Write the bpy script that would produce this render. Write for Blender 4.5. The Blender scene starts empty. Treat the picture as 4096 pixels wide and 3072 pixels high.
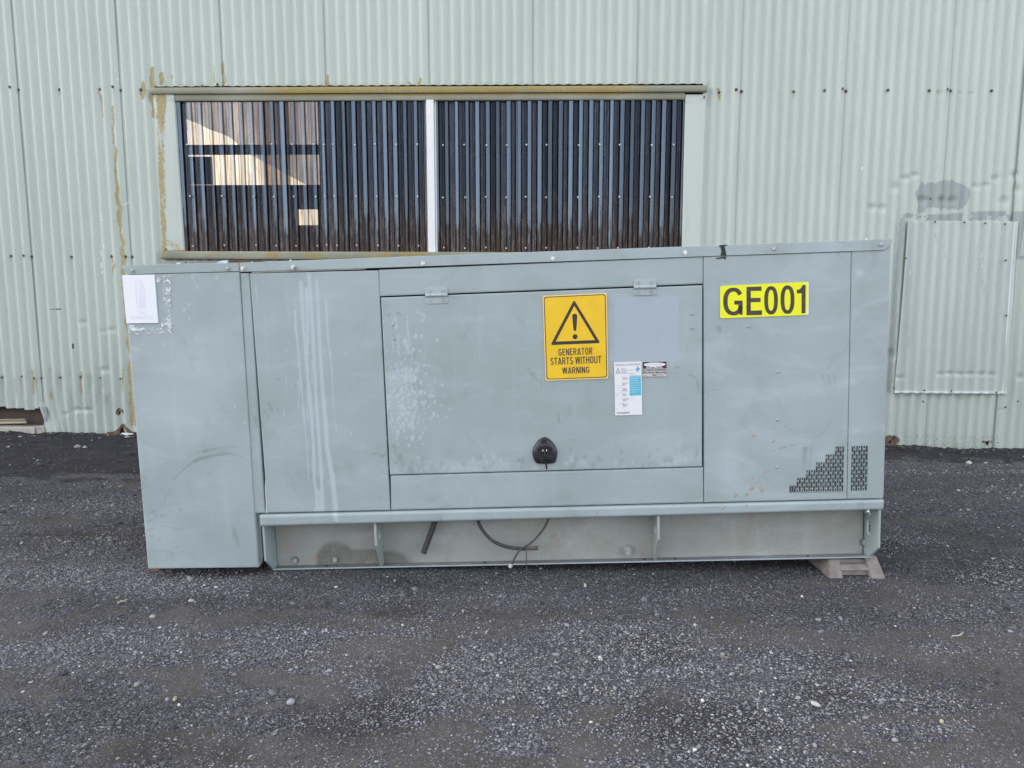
import bpy, bmesh, math, random
import numpy as np
from mathutils import Matrix, Vector

random.seed(7)
rng = np.random.default_rng(7)
R = math.radians
scene = bpy.context.scene
COL = scene.collection

# ---------------------------------------------------------------- camera, sky, sun, exposure
CAM_H, PITCH = 1.11, 7.0
FOC, PCX, PCY = 2840.0, 2048.0, 1536.0          # focal length and centre in photo pixels (4096 wide)
cam_data = bpy.data.cameras.new('camera')
cam_data.sensor_width = 36.0
cam_data.lens = FOC / 4096.0 * 36.0
cam_data.clip_start, cam_data.clip_end = 0.05, 2000.0
cam = bpy.data.objects.new('camera', cam_data)
cam.location = (0, 0, CAM_H)
cam.rotation_euler = (R(90 - PITCH), 0, 0)
COL.objects.link(cam)
scene.camera = cam

SUN_EL, SUN_AZ = 26.0, -70.0                     # sun behind the shed, off to the left
to_sun = Vector((math.sin(R(SUN_AZ)) * math.cos(R(SUN_EL)), math.cos(R(SUN_AZ)) * math.cos(R(SUN_EL)), math.sin(R(SUN_EL))))
world = bpy.data.worlds.new('World')
scene.world = world
world.use_nodes = True
wn = world.node_tree
for n in list(wn.nodes):
    wn.nodes.remove(n)
sky = wn.nodes.new('ShaderNodeTexSky')
sky.sky_type = 'NISHITA'
sky.sun_disc = False
sky.sun_elevation = R(SUN_EL)
sky.sun_rotation = R(SUN_AZ)
sky.air_density, sky.dust_density, sky.ozone_density = 1.0, 2.5, 1.0
hsv = wn.nodes.new('ShaderNodeHueSaturation')     # thin white cloud veil: paler blue
hsv.inputs['Saturation'].default_value = 0.32
bg = wn.nodes.new('ShaderNodeBackground')
bg.inputs['Strength'].default_value = 0.15
wo = wn.nodes.new('ShaderNodeOutputWorld')
wn.links.new(sky.outputs[0], hsv.inputs['Color'])
wn.links.new(hsv.outputs[0], bg.inputs['Color'])
wn.links.new(bg.outputs[0], wo.inputs['Surface'])

sun_data = bpy.data.lights.new('sun', 'SUN')
sun_data.energy = 3.0
sun_data.angle = R(0.5)
sun_data.color = (1.0, 0.95, 0.88)
sun = bpy.data.objects.new('sun', sun_data)
sun.rotation_euler = to_sun.to_track_quat('Z', 'Y').to_euler()
sun.location = (0, 20, 25)
COL.objects.link(sun)

scene.view_settings.view_transform = 'Standard'
scene.view_settings.look = 'None'
scene.view_settings.gamma = 1.0
scene.view_settings.use_curve_mapping = False
scene.view_settings.exposure = 2.04
scene.render.engine = 'CYCLES'
scene.cycles.max_bounces = 8
scene.cycles.transparent_max_bounces = 16

# ---------------------------------------------------------------- measured frames (wall and generator)
def rot(axis, a):
    return np.array(Matrix.Rotation(R(a), 3, axis))

CAMP = np.array([0, 0, CAM_H])
CR = rot('X', -PITCH)
WR, WO = rot('Z', -0.6), np.array([0, 5.455, 0.0])
GR = rot('Z', -1.3) @ rot('Y', -1.75) @ rot('X', -1.0)

def ray(px, py):
    return CR @ np.array([(px - PCX) / FOC, 1.0, -(py - PCY) / FOC])

_d = ray(1087, 2280)
GO = CAMP + _d * (2.80 / _d[1])

def on_plane(px, py, O, Rm, depth):
    d = ray(px, py)
    N = Rm[:, 1]
    O2 = O + N * depth
    q = Rm.T @ (CAMP + d * (N @ (O2 - CAMP)) / (N @ d) - O)
    return q[0], q[2]

def W(px, py, depth=0.0):
    return on_plane(px, py, WO, WR, depth)

def G(px, py, depth=0.0):
    return on_plane(px, py, GO, GR, depth)

def ground_at(px, py, z=-0.035):
    d = ray(px, py)
    return CAMP + d * ((z - CAM_H) / d[2])

def to_photo(P, O, Rm):
    """local points (n,3) of the wall or generator frame -> where the photo shows them"""
    q = (P @ Rm.T + O - CAMP) @ CR
    return PCX + FOC * q[:, 0] / q[:, 1], PCY - FOC * q[:, 2] / q[:, 1]

# ---------------------------------------------------------------- small numeric helpers
def _hash(ix, iy, s):
    h = (ix.astype(np.int64) * 374761393 + iy.astype(np.int64) * 668265263 + s * 974711) & 0x7fffffff
    h = ((h ^ (h >> 13)) * 1274126177) & 0x7fffffff
    return ((h ^ (h >> 16)) & 0xffff) / 65535.0

def vnoise(x, y, s=0):
    x0, y0 = np.floor(x), np.floor(y)
    fx, fy = x - x0, y - y0
    fx, fy = fx * fx * (3 - 2 * fx), fy * fy * (3 - 2 * fy)
    a, b = _hash(x0, y0, s), _hash(x0 + 1, y0, s)
    c, d = _hash(x0, y0 + 1, s), _hash(x0 + 1, y0 + 1, s)
    return (a * (1 - fx) + b * fx) * (1 - fy) + (c * (1 - fx) + d * fx) * fy

def fbm(x, y, s=0, o=4):
    t, a, n = 0, 0.5, 0
    for k in range(o):
        t = t + a * vnoise(x * 2 ** k, y * 2 ** k, s + 17 * k)
        n += a
        a *= 0.5
    return t / n

def sstep(a, b, x):
    t = np.clip((x - a) / (b - a), 0, 1)
    return t * t * (3 - 2 * t)

def stroke(X, Y, pts, w0, w1=None, soft=0.5):
    """soft mask of a brush stroke along pts; w0..w1 full widths, all in photo pixels"""
    w1 = w0 if w1 is None else w1
    m = np.zeros_like(X)
    L = [0.0]
    for a, b in zip(pts[:-1], pts[1:]):
        L.append(L[-1] + math.hypot(b[0] - a[0], b[1] - a[1]))
    T = L[-1] or 1.0
    for k, (a, b) in enumerate(zip(pts[:-1], pts[1:])):
        ax, ay = a
        dx, dy = b[0] - ax, b[1] - ay
        t = np.clip(((X - ax) * dx + (Y - ay) * dy) / (dx * dx + dy * dy + 1e-9), 0, 1)
        dist = np.hypot(X - ax - t * dx, Y - ay - t * dy)
        r = 0.5 * (w0 + (w1 - w0) * (L[k] + t * (L[k + 1] - L[k])) / T)
        m = np.maximum(m, 1 - sstep(1 - soft, 1 + soft, dist / np.maximum(r, 1e-3)))
    return m

def blob(X, Y, cx, cy, rx, ry, soft=0.5, ang=0.0):
    c, s = math.cos(ang), math.sin(ang)
    dx, dy = X - cx, Y - cy
    d = np.hypot((dx * c + dy * s) / rx, (-dx * s + dy * c) / ry)
    return 1 - sstep(1 - soft, 1 + soft, d)

def box_mask(X, Y, x0, y0, x1, y1, s=4.0):
    return sstep(x0 - s, x0 + s, X) * (1 - sstep(x1 - s, x1 + s, X)) * sstep(y0 - s, y0 + s, Y) * (1 - sstep(y1 - s, y1 + s, Y))

# ---------------------------------------------------------------- objects
def link(o, parent=None):
    COL.objects.link(o)
    if parent is not None:
        o.parent = parent
    return o

def tag(o, label=None, cat=None, group=None, kind=None):
    if label: o['label'] = label
    if cat: o['category'] = cat
    if group: o['group'] = group
    if kind: o['kind'] = kind
    return o

def empty(name, M, label, cat, group=None):
    o = bpy.data.objects.new(name, None)
    o.empty_display_size = 0.1
    o.matrix_world = M
    link(o)
    return tag(o, label, cat, group)

def frame_matrix(Rm, O):
    M = Matrix(Rm.tolist()).to_4x4()
    M.translation = Vector(O.tolist())
    return M

def big_mesh(name, V, F, mat, parent=None, smooth=True, attrs=None):
    """V (n,3), F (m,3|4) numpy arrays -> object"""
    me = bpy.data.meshes.new(name)
    V = np.asarray(V, np.float32)
    F = np.asarray(F, np.int32)
    k = F.shape[1]
    me.vertices.add(len(V))
    me.vertices.foreach_set('co', V.ravel())
    me.loops.add(F.size)
    me.loops.foreach_set('vertex_index', F.ravel())
    me.polygons.add(len(F))
    me.polygons.foreach_set('loop_start', np.arange(0, F.size, k, dtype=np.int32))
    me.polygons.foreach_set('loop_total', np.full(len(F), k, np.int32))
    me.polygons.foreach_set('use_smooth', np.full(len(F), smooth, bool))
    for an, arr in (attrs or {}).items():
        a = me.attributes.new(an, 'FLOAT_COLOR', 'POINT')
        a.data.foreach_set('color', np.asarray(arr, np.float32).ravel())
    me.update(calc_edges=True)
    me.validate()
    me.materials.append(mat)
    return link(bpy.data.objects.new(name, me), parent)

def bm_obj(name, bm, mat, parent=None, smooth=False):
    bmesh.ops.recalc_face_normals(bm, faces=bm.faces)
    me = bpy.data.meshes.new(name)
    bm.to_mesh(me)
    bm.free()
    if smooth:
        for p in me.polygons: p.use_smooth = True
    me.materials.append(mat)
    return link(bpy.data.objects.new(name, me), parent)

def add_box(bm, x0, x1, y0, y1, z0, z1, bev=0.0, seg=2):
    vs = [bm.verts.new(p) for p in ((x0, y0, z0), (x1, y0, z0), (x1, y1, z0), (x0, y1, z0), (x0, y0, z1), (x1, y0, z1), (x1, y1, z1), (x0, y1, z1))]
    fs = [bm.faces.new([vs[i] for i in q]) for q in ((0, 3, 2, 1), (4, 5, 6, 7), (0, 1, 5, 4), (1, 2, 6, 5), (2, 3, 7, 6), (3, 0, 4, 7))]
    if bev:
        es = list({e for f in fs for e in f.edges})
        bmesh.ops.bevel(bm, geom=es, offset=bev, segments=seg, affect='EDGES', profile=0.5)
    return bm

def box(name, x0, x1, y0, y1, z0, z1, mat, parent=None, bev=0.0):
    return bm_obj(name, add_box(bmesh.new(), x0, x1, y0, y1, z0, z1, bev), mat, parent)

def add_prism(bm, poly, y0, y1, bev=0.0):
    """poly of (x,z) extruded from y0 to y1"""
    a = [bm.verts.new((x, y0, z)) for x, z in poly]
    b = [bm.verts.new((x, y1, z)) for x, z in poly]
    n = len(poly)
    fs = [bm.faces.new(a), bm.faces.new(b[::-1])]
    for i in range(n):
        fs.append(bm.faces.new((a[i], b[i], b[(i + 1) % n], a[(i + 1) % n])))
    if bev:
        es = list({e for e in fs[0].edges})
        bmesh.ops.bevel(bm, geom=es, offset=bev, segments=2, affect='EDGES', profile=0.5)
    return bm

def prism(name, poly, y0, y1, mat, parent=None, bev=0.0):
    return bm_obj(name, add_prism(bmesh.new(), poly, y0, y1, bev), mat, parent)

def add_tube(bm, pts, rad, seg=10, ribs=0.0):
    pts = [Vector(p) for p in pts]
    rings = []
    for i, p in enumerate(pts):
        d = (pts[min(i + 1, len(pts) - 1)] - pts[max(i - 1, 0)]).normalized()
        a = d.cross(Vector((0, 1, 0.05))).normalized()
        b = d.cross(a).normalized()
        r = (rad[i] if isinstance(rad, (list, tuple)) else rad) * (1 + (ribs if i % 2 else -ribs))
        rings.append([bm.verts.new(p + (a * math.cos(t) + b * math.sin(t)) * r) for t in [2 * math.pi * k / seg for k in range(seg)]])
    for r0, r1 in zip(rings[:-1], rings[1:]):
        for k in range(seg):
            bm.faces.new((r0[k], r0[(k + 1) % seg], r1[(k + 1) % seg], r1[k]))
    bm.faces.new(rings[0][::-1])
    bm.faces.new(rings[-1])
    return bm

def smooth_path(pts, n=8):
    """Catmull-Rom through pts"""
    P = [Vector(p) for p in pts]
    P = [P[0] * 2 - P[1]] + P + [P[-1] * 2 - P[-2]]
    out = []
    for i in range(1, len(P) - 2):
        for k in range(n):
            t = k / n
            p0, p1, p2, p3 = P[i - 1:i + 3]
            out.append(0.5 * ((2 * p1) + (p2 - p0) * t + (2 * p0 - 5 * p1 + 4 * p2 - p3) * t * t + (3 * p1 - p0 - 3 * p2 + p3) * t ** 3))
    out.append(P[-2])
    return out

def disc_bm(bm, r, y0, y1, seg=12, x=0.0, z=0.0, dome=0.0, hexa=False):
    n = 6 if hexa else seg
    a = [bm.verts.new((x + r * math.cos(2 * math.pi * k / n + 0.2), y0, z + r * math.sin(2 * math.pi * k / n + 0.2))) for k in range(n)]
    b = [bm.verts.new((v.co.x, y1, v.co.z)) for v in a]
    for k in range(n):
        bm.faces.new((a[k], b[k], b[(k + 1) % n], a[(k + 1) % n]))
    if dome:
        c = [bm.verts.new((x + 0.6 * r * math.cos(2 * math.pi * k / n + 0.2), y1 - dome * 0.75, z + 0.6 * r * math.sin(2 * math.pi * k / n + 0.2))) for k in range(n)]
        t = bm.verts.new((x, y1 - dome, z))
        for k in range(n):
            bm.faces.new((b[k], c[k], c[(k + 1) % n], b[(k + 1) % n]))
            bm.faces.new((c[k], t, c[(k + 1) % n]))
    else:
        bm.faces.new(b)
    bm.faces.new(a[::-1])
    return bm

def inst(src, name, loc, parent, rotz=0.0, mat=None, scale=1.0):
    o = bpy.data.objects.new(name, src)
    o.location = loc
    o.rotation_euler = (0, rotz, 0)
    o.scale = (scale,) * 3
    return link(o, parent)

def mesh_only(bm, mat, smooth=False, name='screw'):
    bmesh.ops.recalc_face_normals(bm, faces=bm.faces)
    me = bpy.data.meshes.new(name)
    bm.to_mesh(me)
    bm.free()
    if smooth:
        for p in me.polygons: p.use_smooth = True
    me.materials.append(mat)
    return me

# ---------------------------------------------------------------- materials
class NT:
    def __init__(self, name):
        self.mat = bpy.data.materials.new(name)
        self.mat.use_nodes = True
        self.t = self.mat.node_tree
        self.b = self.t.nodes['Principled BSDF']
        self.out = self.t.nodes['Material Output']
        tc = self.t.nodes.new('ShaderNodeTexCoord')
        self.obj = tc.outputs['Object']
    def n(self, typ, **kw):
        nd = self.t.nodes.new(typ)
        for k, v in kw.items(): setattr(nd, k, v)
        return nd
    def l(self, a, b): self.t.links.new(a, b)
    def put(self, sock, v):
        if isinstance(v, bpy.types.NodeSocket): self.l(v, sock)
        elif isinstance(v, (tuple, list)) and len(v) == 3 and sock.type == 'RGBA': sock.default_value = (*v, 1)
        else: sock.default_value = v
    def math(self, op, a, b=0.0, c=None, clamp=False):
        nd = self.n('ShaderNodeMath', operation=op, use_clamp=clamp)
        self.put(nd.inputs[0], a); self.put(nd.inputs[1], b)
        if c is not None: self.put(nd.inputs[2], c)
        return nd.outputs[0]
    def mix(self, f, a, b, blend='MIX'):
        nd = self.n('ShaderNodeMix', data_type='RGBA', blend_type=blend)
        self.put(nd.inputs['Factor'], f)
        self.put(nd.inputs[6], a); self.put(nd.inputs[7], b)
        return nd.outputs[2]
    def step(self, v, lo, hi):
        nd = self.n('ShaderNodeMapRange', interpolation_type='SMOOTHSTEP')
        self.put(nd.inputs['Value'], v)
        nd.inputs['From Min'].default_value = lo; nd.inputs['From Max'].default_value = hi
        return nd.outputs[0]
    def coords(self, scale=(1, 1, 1), vec=None):
        m = self.n('ShaderNodeMapping')
        m.inputs['Scale'].default_value = scale
        self.l(vec or self.obj, m.inputs['Vector'])
        return m.outputs[0]
    def noise(self, scale, detail=4, rough=0.55, st=(1, 1, 1), dist=0.0):
        nd = self.n('ShaderNodeTexNoise')
        self.l(self.coords(st), nd.inputs['Vector'])
        nd.inputs['Scale'].default_value = scale; nd.inputs['Detail'].default_value = detail
        nd.inputs['Roughness'].default_value = rough; nd.inputs['Distortion'].default_value = dist
        return nd.outputs['Fac']
    def voro(self, scale, st=(1, 1, 1), out='Distance', feature='F1'):
        nd = self.n('ShaderNodeTexVoronoi', feature=feature)
        self.l(self.coords(st), nd.inputs['Vector'])
        nd.inputs['Scale'].default_value = scale
        return nd.outputs[out]
    def attr(self, name):
        a = self.n('ShaderNodeAttribute', attribute_name=name)
        s = self.n('ShaderNodeSeparateColor')
        self.l(a.outputs['Color'], s.inputs[0])
        return s.outputs[0], s.outputs[1], s.outputs[2], a.outputs['Alpha']
    def ragged(self, m, noise, k=0.6, lo=0.35, hi=0.6):
        """attribute mask broken up by fine noise"""
        return self.step(self.math('ADD', m, self.math('MULTIPLY', self.math('SUBTRACT', noise, 0.5), self.math('MULTIPLY', self.math('MULTIPLY', m, k * 4), self.math('SUBTRACT', 1.25, m)))), lo, hi)
    def bump(self, h, strength=0.3, dist=0.01):
        b = self.n('ShaderNodeBump')
        self.put(b.inputs['Height'], h)
        b.inputs['Strength'].default_value = strength; b.inputs['Distance'].default_value = dist
        self.l(b.outputs[0], self.b.inputs['Normal'])
        return b
    def done(self, color=None, rough=None, metal=None, spec=None):
        if color is not None: self.put(self.b.inputs['Base Color'], color)
        if rough is not None: self.put(self.b.inputs['Roughness'], rough)
        if metal is not None: self.put(self.b.inputs['Metallic'], metal)
        if spec is not None: self.put(self.b.inputs['Specular IOR Level'], spec)
        return self.mat

def simple(name, c, rough=0.5, metal=0.0, var=0.25, scale=30.0, spec=0.5, c2=None):
    t = NT(name)
    nz = t.noise(scale, 5)
    dark = c2 or tuple(v * (1 - var) for v in c)
    return t.done(t.mix(t.step(nz, 0.3, 0.7), dark, c), t.math('ADD', rough - 0.08, t.math('MULTIPLY', nz, 0.16)), metal, spec)

def make_wall_paint(name, ca, cb, attr_name='stain'):
    t = NT(name)
    lich, grime, rust, hole = t.attr('stain')
    patch, white, speck, _ = t.attr('stain2')
    lo = t.noise(1.3, 4, st=(1, 1, 0.35))
    streak = t.noise(14, 4, st=(1, 1, 0.06))
    fine = t.noise(55, 5, 0.65)
    fine2 = t.noise(120, 4, 0.7, st=(1, 1, 0.35))
    c = t.mix(t.step(lo, 0.3, 0.7), ca, cb)
    c = t.mix(t.math('MULTIPLY', t.step(streak, 0.48, 0.8), 0.30), c, (0.33, 0.36, 0.33))
    c = t.mix(t.math('MULTIPLY', t.step(t.noise(6, 6, 0.7, st=(1, 1, 0.3)), 0.5, 0.75), 0.22), c, (0.36, 0.385, 0.345))
    c = t.mix(t.math('MULTIPLY', t.step(fine2, 0.62, 0.8), 0.10), c, (0.25, 0.27, 0.25))
    pm = t.ragged(patch, fine, 0.25)
    c = t.mix(t.math('MULTIPLY', pm, t.math('ADD', 0.6, t.math('MULTIPLY', fine, 0.4))), c, (0.275, 0.315, 0.315))
    gm = t.math('MULTIPLY', grime, t.math('ADD', 0.35, t.math('MULTIPLY', t.step(fine2, 0.35, 0.7), 0.75)))
    c = t.mix(t.math('MULTIPLY', gm, 0.75), c, (0.20, 0.19, 0.145))
    lm = t.ragged(lich, t.math('ADD', t.math('MULTIPLY', fine, 0.55), t.math('MULTIPLY', t.noise(38, 6, 0.7, st=(1, 1, 0.22)), 0.45)), 1.35, 0.28, 0.74)
    c = t.mix(t.math('MULTIPLY', lm, t.math('ADD', 0.45, t.math('MULTIPLY', fine, 0.6))), c, t.mix(t.step(fine2, 0.3, 0.75), (0.29, 0.205, 0.055), (0.44, 0.325, 0.10)))
    rm = t.ragged(rust, fine, 0.6)
    c = t.mix(t.math('MULTIPLY', rm, 0.9), c, t.mix(fine2, (0.05, 0.028, 0.02), (0.22, 0.105, 0.065)))
    spots = t.step(t.voro(140, st=(1, 1, 0.55)), 0.32, 0.2)
    sm = t.math('MULTIPLY', spots, t.step(t.math('ADD', speck, t.math('MULTIPLY', t.math('SUBTRACT', t.noise(22, 3), 0.5), 1.4)), 0.42, 0.62))
    c = t.mix(t.math('MULTIPLY', t.math('MULTIPLY', sm, t.step(speck, 0.05, 0.3)), 0.9), c, (0.025, 0.03, 0.022))
    c = t.mix(t.math('MULTIPLY', t.step(white, 0.3, 0.7), 0.9), c, (0.82, 0.83, 0.85))
    rough = t.math('ADD', 0.34, t.math('MULTIPLY', fine, 0.2))
    rough = t.math('MAXIMUM', rough, t.math('MULTIPLY', t.math('MAXIMUM', lm, rm), 0.9))
    t.bump(t.math('ADD', t.math('MULTIPLY', fine, t.math('ADD', 0.1, t.math('MAXIMUM', lm, rm))), t.math('MULTIPLY', t.noise(5, 2), 0.8)), 0.25, 0.004)
    t.done(c, rough, 0.0, 0.5)
    tr = t.n('ShaderNodeBsdfTransparent')
    mx = t.n('ShaderNodeMixShader')
    t.l(t.step(t.math('ADD', hole, t.math('MULTIPLY', t.math('SUBTRACT', fine, 0.5), t.math('MULTIPLY', hole, 0.7))), 0.48, 0.55), mx.inputs[0])
    t.l(t.b.outputs[0], mx.inputs[1])
    t.l(tr.outputs[0], mx.inputs[2])
    t.l(mx.outputs[0], t.out.inputs['Surface'])
    return t.mat

M = {}
M['wall'] = make_wall_paint('painted_iron', (0.46, 0.52, 0.465), (0.505, 0.558, 0.505))
M['patch'] = make_wall_paint('patch_iron', (0.45, 0.51, 0.48), (0.505, 0.56, 0.535))
M['flashing'] = make_wall_paint('painted_flashing', (0.505, 0.555, 0.50), (0.545, 0.59, 0.54))
M['old_flashing'] = make_wall_paint('weathered_flashing', (0.225, 0.22, 0.15), (0.34, 0.335, 0.25))

def make_gen_paint(name, ca, cb, mud=0.0, plain=False, smear=(0.19, 0.23, 0.215)):
    t = NT(name)
    light, dark, orange, ghost = (0.0, 0.0, 0.0, 0.0) if plain else t.attr('wear')
    lo = t.noise(2.2, 5, 0.6, dist=0.6)
    wipe = t.noise(5, 5, 0.62, st=(0.5, 1, 1.4), dist=1.2)
    fine = t.noise(90, 5, 0.65)
    dustv = t.noise(16, 4, 0.6, st=(1, 1, 0.16))
    c = t.mix(t.step(lo, 0.34, 0.66), ca, cb)
    c = t.mix(t.math('MULTIPLY', t.step(wipe, 0.48, 0.70), 0.36), c, (0.46, 0.525, 0.55))
    c = t.mix(t.math('MULTIPLY', t.step(t.noise(7, 4, 0.6, dist=0.8), 0.54, 0.72), 0.34), c, (0.235, 0.285, 0.27))
    c = t.mix(t.math('MULTIPLY', t.step(dustv, 0.52, 0.78), 0.22), c, (0.50, 0.555, 0.58))
    c = t.mix(t.math('MULTIPLY', t.step(t.voro(38), 0.05, 0.02), t.math('MULTIPLY', t.step(t.noise(9, 2), 0.5, 0.7), 0.6)), c, (0.66, 0.70, 0.72))
    c = t.mix(t.math('MULTIPLY', ghost, 0.62), c, (0.385, 0.435, 0.515))
    c = t.mix(t.math('MULTIPLY', t.math('MULTIPLY', dark, t.math('ADD', 0.5, t.math('MULTIPLY', fine, 0.8))), 0.75), c, smear)
    c = t.mix(t.math('MULTIPLY', t.math('MULTIPLY', light, t.math('ADD', 0.6, t.math('MULTIPLY', fine, 0.7))), 0.56), c, (0.56, 0.62, 0.675))
    if not plain: c = t.mix(t.math('MULTIPLY', t.ragged(orange, fine, 0.5), 0.66), c, (0.40, 0.25, 0.17))
    if mud:
        mm = t.step(t.noise(9, 6, 0.7, st=(1, 1, 0.7)), 0.45, 0.75)
        c = t.mix(t.math('MULTIPLY', mm, mud), c, (0.335, 0.295, 0.26))
        c = t.mix(t.math('MULTIPLY', t.step(t.noise(60, 4, 0.7, st=(1, 1, 0.4)), 0.62, 0.75), mud * 0.8), c, (0.12, 0.11, 0.10))
    rough = t.math('ADD', t.math('ADD', 0.30, t.math('MULTIPLY', wipe, 0.28)), t.math('MULTIPLY', light, 0.2))
    t.bump(t.math('ADD', t.math('MULTIPLY', fine, 0.12), t.math('MULTIPLY', t.noise(2.6, 2), 1.0)), 0.10, 0.01)
    return t.done(c, rough, 0.0, 0.5)

M['gen'] = make_gen_paint('generator_paint', (0.312, 0.374, 0.370), (0.358, 0.420, 0.430))
M['skid'] = make_gen_paint('skid_paint', (0.31, 0.325, 0.30), (0.36, 0.37, 0.345), 0.9, False, (0.105, 0.11, 0.092))
M['flange'] = make_gen_paint('flange_paint', (0.15, 0.145, 0.155), (0.20, 0.19, 0.20), 0.35, True)
M['gen_n'] = make_gen_paint('generator_trim_paint', (0.312, 0.374, 0.370), (0.358, 0.420, 0.430), 0.0, True)
M['skid_n'] = make_gen_paint('skid_fitting_paint', (0.34, 0.375, 0.355), (0.38, 0.41, 0.39), 0.3, True)
M['gen_plain'] = make_gen_paint('generator_fitting_paint', (0.36, 0.42, 0.42), (0.40, 0.46, 0.47), 0.0, True)
M['dark'] = simple('shade_black', (0.012, 0.012, 0.013), 0.8)  # near-black colour standing in for shade
M['baffle'] = simple('inner_baffle', (0.16, 0.165, 0.17), 0.6, var=0.9, scale=45)
M['bolt'] = simple('painted_bolt', (0.40, 0.44, 0.45), 0.4)
M['zinc'] = simple('bright_zinc', (0.75, 0.75, 0.73), 0.3, 1.0)
M['rusty_screw'] = simple('rusty_screw', (0.17, 0.125, 0.08), 0.75, var=0.5, scale=160, c2=(0.06, 0.05, 0.04))
M['window_screw'] = simple('window_screw', (0.62, 0.62, 0.60), 0.4, 0.6)
M['yellow'] = simple('warning_yellow', (0.88, 0.55, 0.014), 0.42, var=0.09, scale=14)
M['cream_edge'] = simple('sign_edge', (0.90, 0.62, 0.24), 0.45, var=0.05)
M['lemon'] = simple('label_yellow', (0.87, 0.86, 0.005), 0.42, var=0.03)
M['ink'] = simple('black_ink', (0.035, 0.028, 0.022), 0.5, var=0.5, scale=70, c2=(0.075, 0.055, 0.04))
M['ink_brown'] = simple('faded_black_ink', (0.045, 0.03, 0.028), 0.5, var=0.3)
M['white'] = simple('white_vinyl', (0.80, 0.80, 0.82), 0.45, var=0.06)
M['board_white'] = simple('faded_white_board', (0.84, 0.84, 0.88), 0.5, var=0.03, scale=8)
M['faded'] = simple('faded_print', (0.765, 0.76, 0.84), 0.5, var=0.05)
M['fadedtext'] = simple('faded_grey_print', (0.62, 0.61, 0.66), 0.5, var=0.15)
M['cyan'] = simple('cyan_print', (0.10, 0.50, 0.66), 0.45, var=0.1)
M['silver'] = simple('worn_silver_label', (0.60, 0.60, 0.60), 0.4, var=0.35, scale=120)
M['print_grey'] = simple('grey_print', (0.25, 0.25, 0.27), 0.5, var=0.3)
M['plastic'] = simple('black_plastic', (0.028, 0.027, 0.034), 0.4, var=0.3)
M['rubber'] = simple('black_rubber', (0.032, 0.03, 0.031), 0.55, var=0.5, scale=200, c2=(0.075, 0.065, 0.06))
M['tube'] = simple('dusty_tube', (0.10, 0.095, 0.09), 0.5, var=0.5, scale=90)
M['brass'] = simple('dull_brass', (0.22, 0.18, 0.15), 0.45, 0.5)
M['tar'] = simple('black_tar', (0.014, 0.014, 0.016), 0.5)
M['mullion'] = simple('white_paint', (0.83, 0.82, 0.83), 0.4, var=0.05)
M['timber'] = simple('dark_timber', (0.045, 0.032, 0.026), 0.7, var=0.5)
M['pale_timber'] = simple('pale_timber', (0.55, 0.45, 0.33), 0.7, var=0.3, scale=50)
M['brown_board'] = simple('brown_board', (0.105, 0.074, 0.06), 0.65, var=0.35, scale=9)
M['packer'] = simple('red_timber', (0.25, 0.15, 0.115), 0.8, var=0.4, scale=60)
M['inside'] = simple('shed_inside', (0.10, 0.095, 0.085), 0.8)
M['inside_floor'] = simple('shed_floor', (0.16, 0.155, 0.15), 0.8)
M['roofing'] = simple('roof_iron', (0.42, 0.43, 0.42), 0.5)
M['pale_roof'] = simple('pale_roof', (0.80, 0.74, 0.62), 0.6, var=0.1)
M['cream_wall'] = simple('cream_wall', (0.62, 0.57, 0.47), 0.8)
M['scrap_red'] = simple('red_brown_scrap', (0.115, 0.045, 0.035), 0.6, var=0.4)
M['scrap_pale'] = simple('pale_scrap', (0.60, 0.66, 0.78), 0.5)
M['clip'] = simple('white_clip', (0.68, 0.74, 0.75), 0.45)
M['weed'] = simple('dry_weed', (0.42, 0.40, 0.26), 0.8)
M['twig'] = simple('pale_twig', (0.42, 0.38, 0.31), 0.8)
M['edge_bright'] = simple('edge_light_hit', (0.74, 0.72, 0.66), 0.4)  # pale colour standing in for light hits on panel edges

def make_concrete(name, a, b, stain):
    t = NT(name)
    c = t.mix(t.step(t.noise(14, 6, 0.65), 0.3, 0.7), a, b)
    c = t.mix(t.math('MULTIPLY', t.step(t.noise(30, 5, 0.7), 0.55, 0.75), 0.5), c, stain)
    c = t.mix(t.math('MULTIPLY', t.step(t.voro(170), 0.18, 0.1), 0.4), c, tuple(v * 0.4 for v in a))
    t.bump(t.noise(120, 5, 0.7), 0.4, 0.004)
    return t.done(c, 0.85, 0.0, 0.25)
M['concrete'] = make_concrete('block_concrete', (0.215, 0.19, 0.178), (0.30, 0.268, 0.252), (0.12, 0.09, 0.075))
M['footing'] = make_concrete('footing_concrete', (0.42, 0.40, 0.34), (0.52, 0.50, 0.45), (0.22, 0.19, 0.13))
M['grey_block'] = make_concrete('grey_sill_block', (0.36, 0.34, 0.31), (0.44, 0.42, 0.38), (0.2, 0.18, 0.14))

def make_tape():
    t = NT('clear_tape')
    t.done((0.86, 0.89, 0.91), 0.08, 0.0, 1.0)  # white base painted in for glints on the film
    t.bump(t.noise(60, 4, 0.6, st=(1, 1, 1), dist=1.5), 0.9, 0.01)
    tr = t.n('ShaderNodeBsdfTransparent')
    mx = t.n('ShaderNodeMixShader')
    t.l(t.math('ADD', 0.15, t.math('MULTIPLY', t.step(t.noise(45, 4, 0.65, dist=1.0), 0.50, 0.60), 0.85)), mx.inputs[0])
    t.l(tr.outputs[0], mx.inputs[1])
    t.l(t.b.outputs[0], mx.inputs[2])
    t.l(mx.outputs[0], t.out.inputs['Surface'])
    return t.mat
M['tape'] = make_tape()

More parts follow.
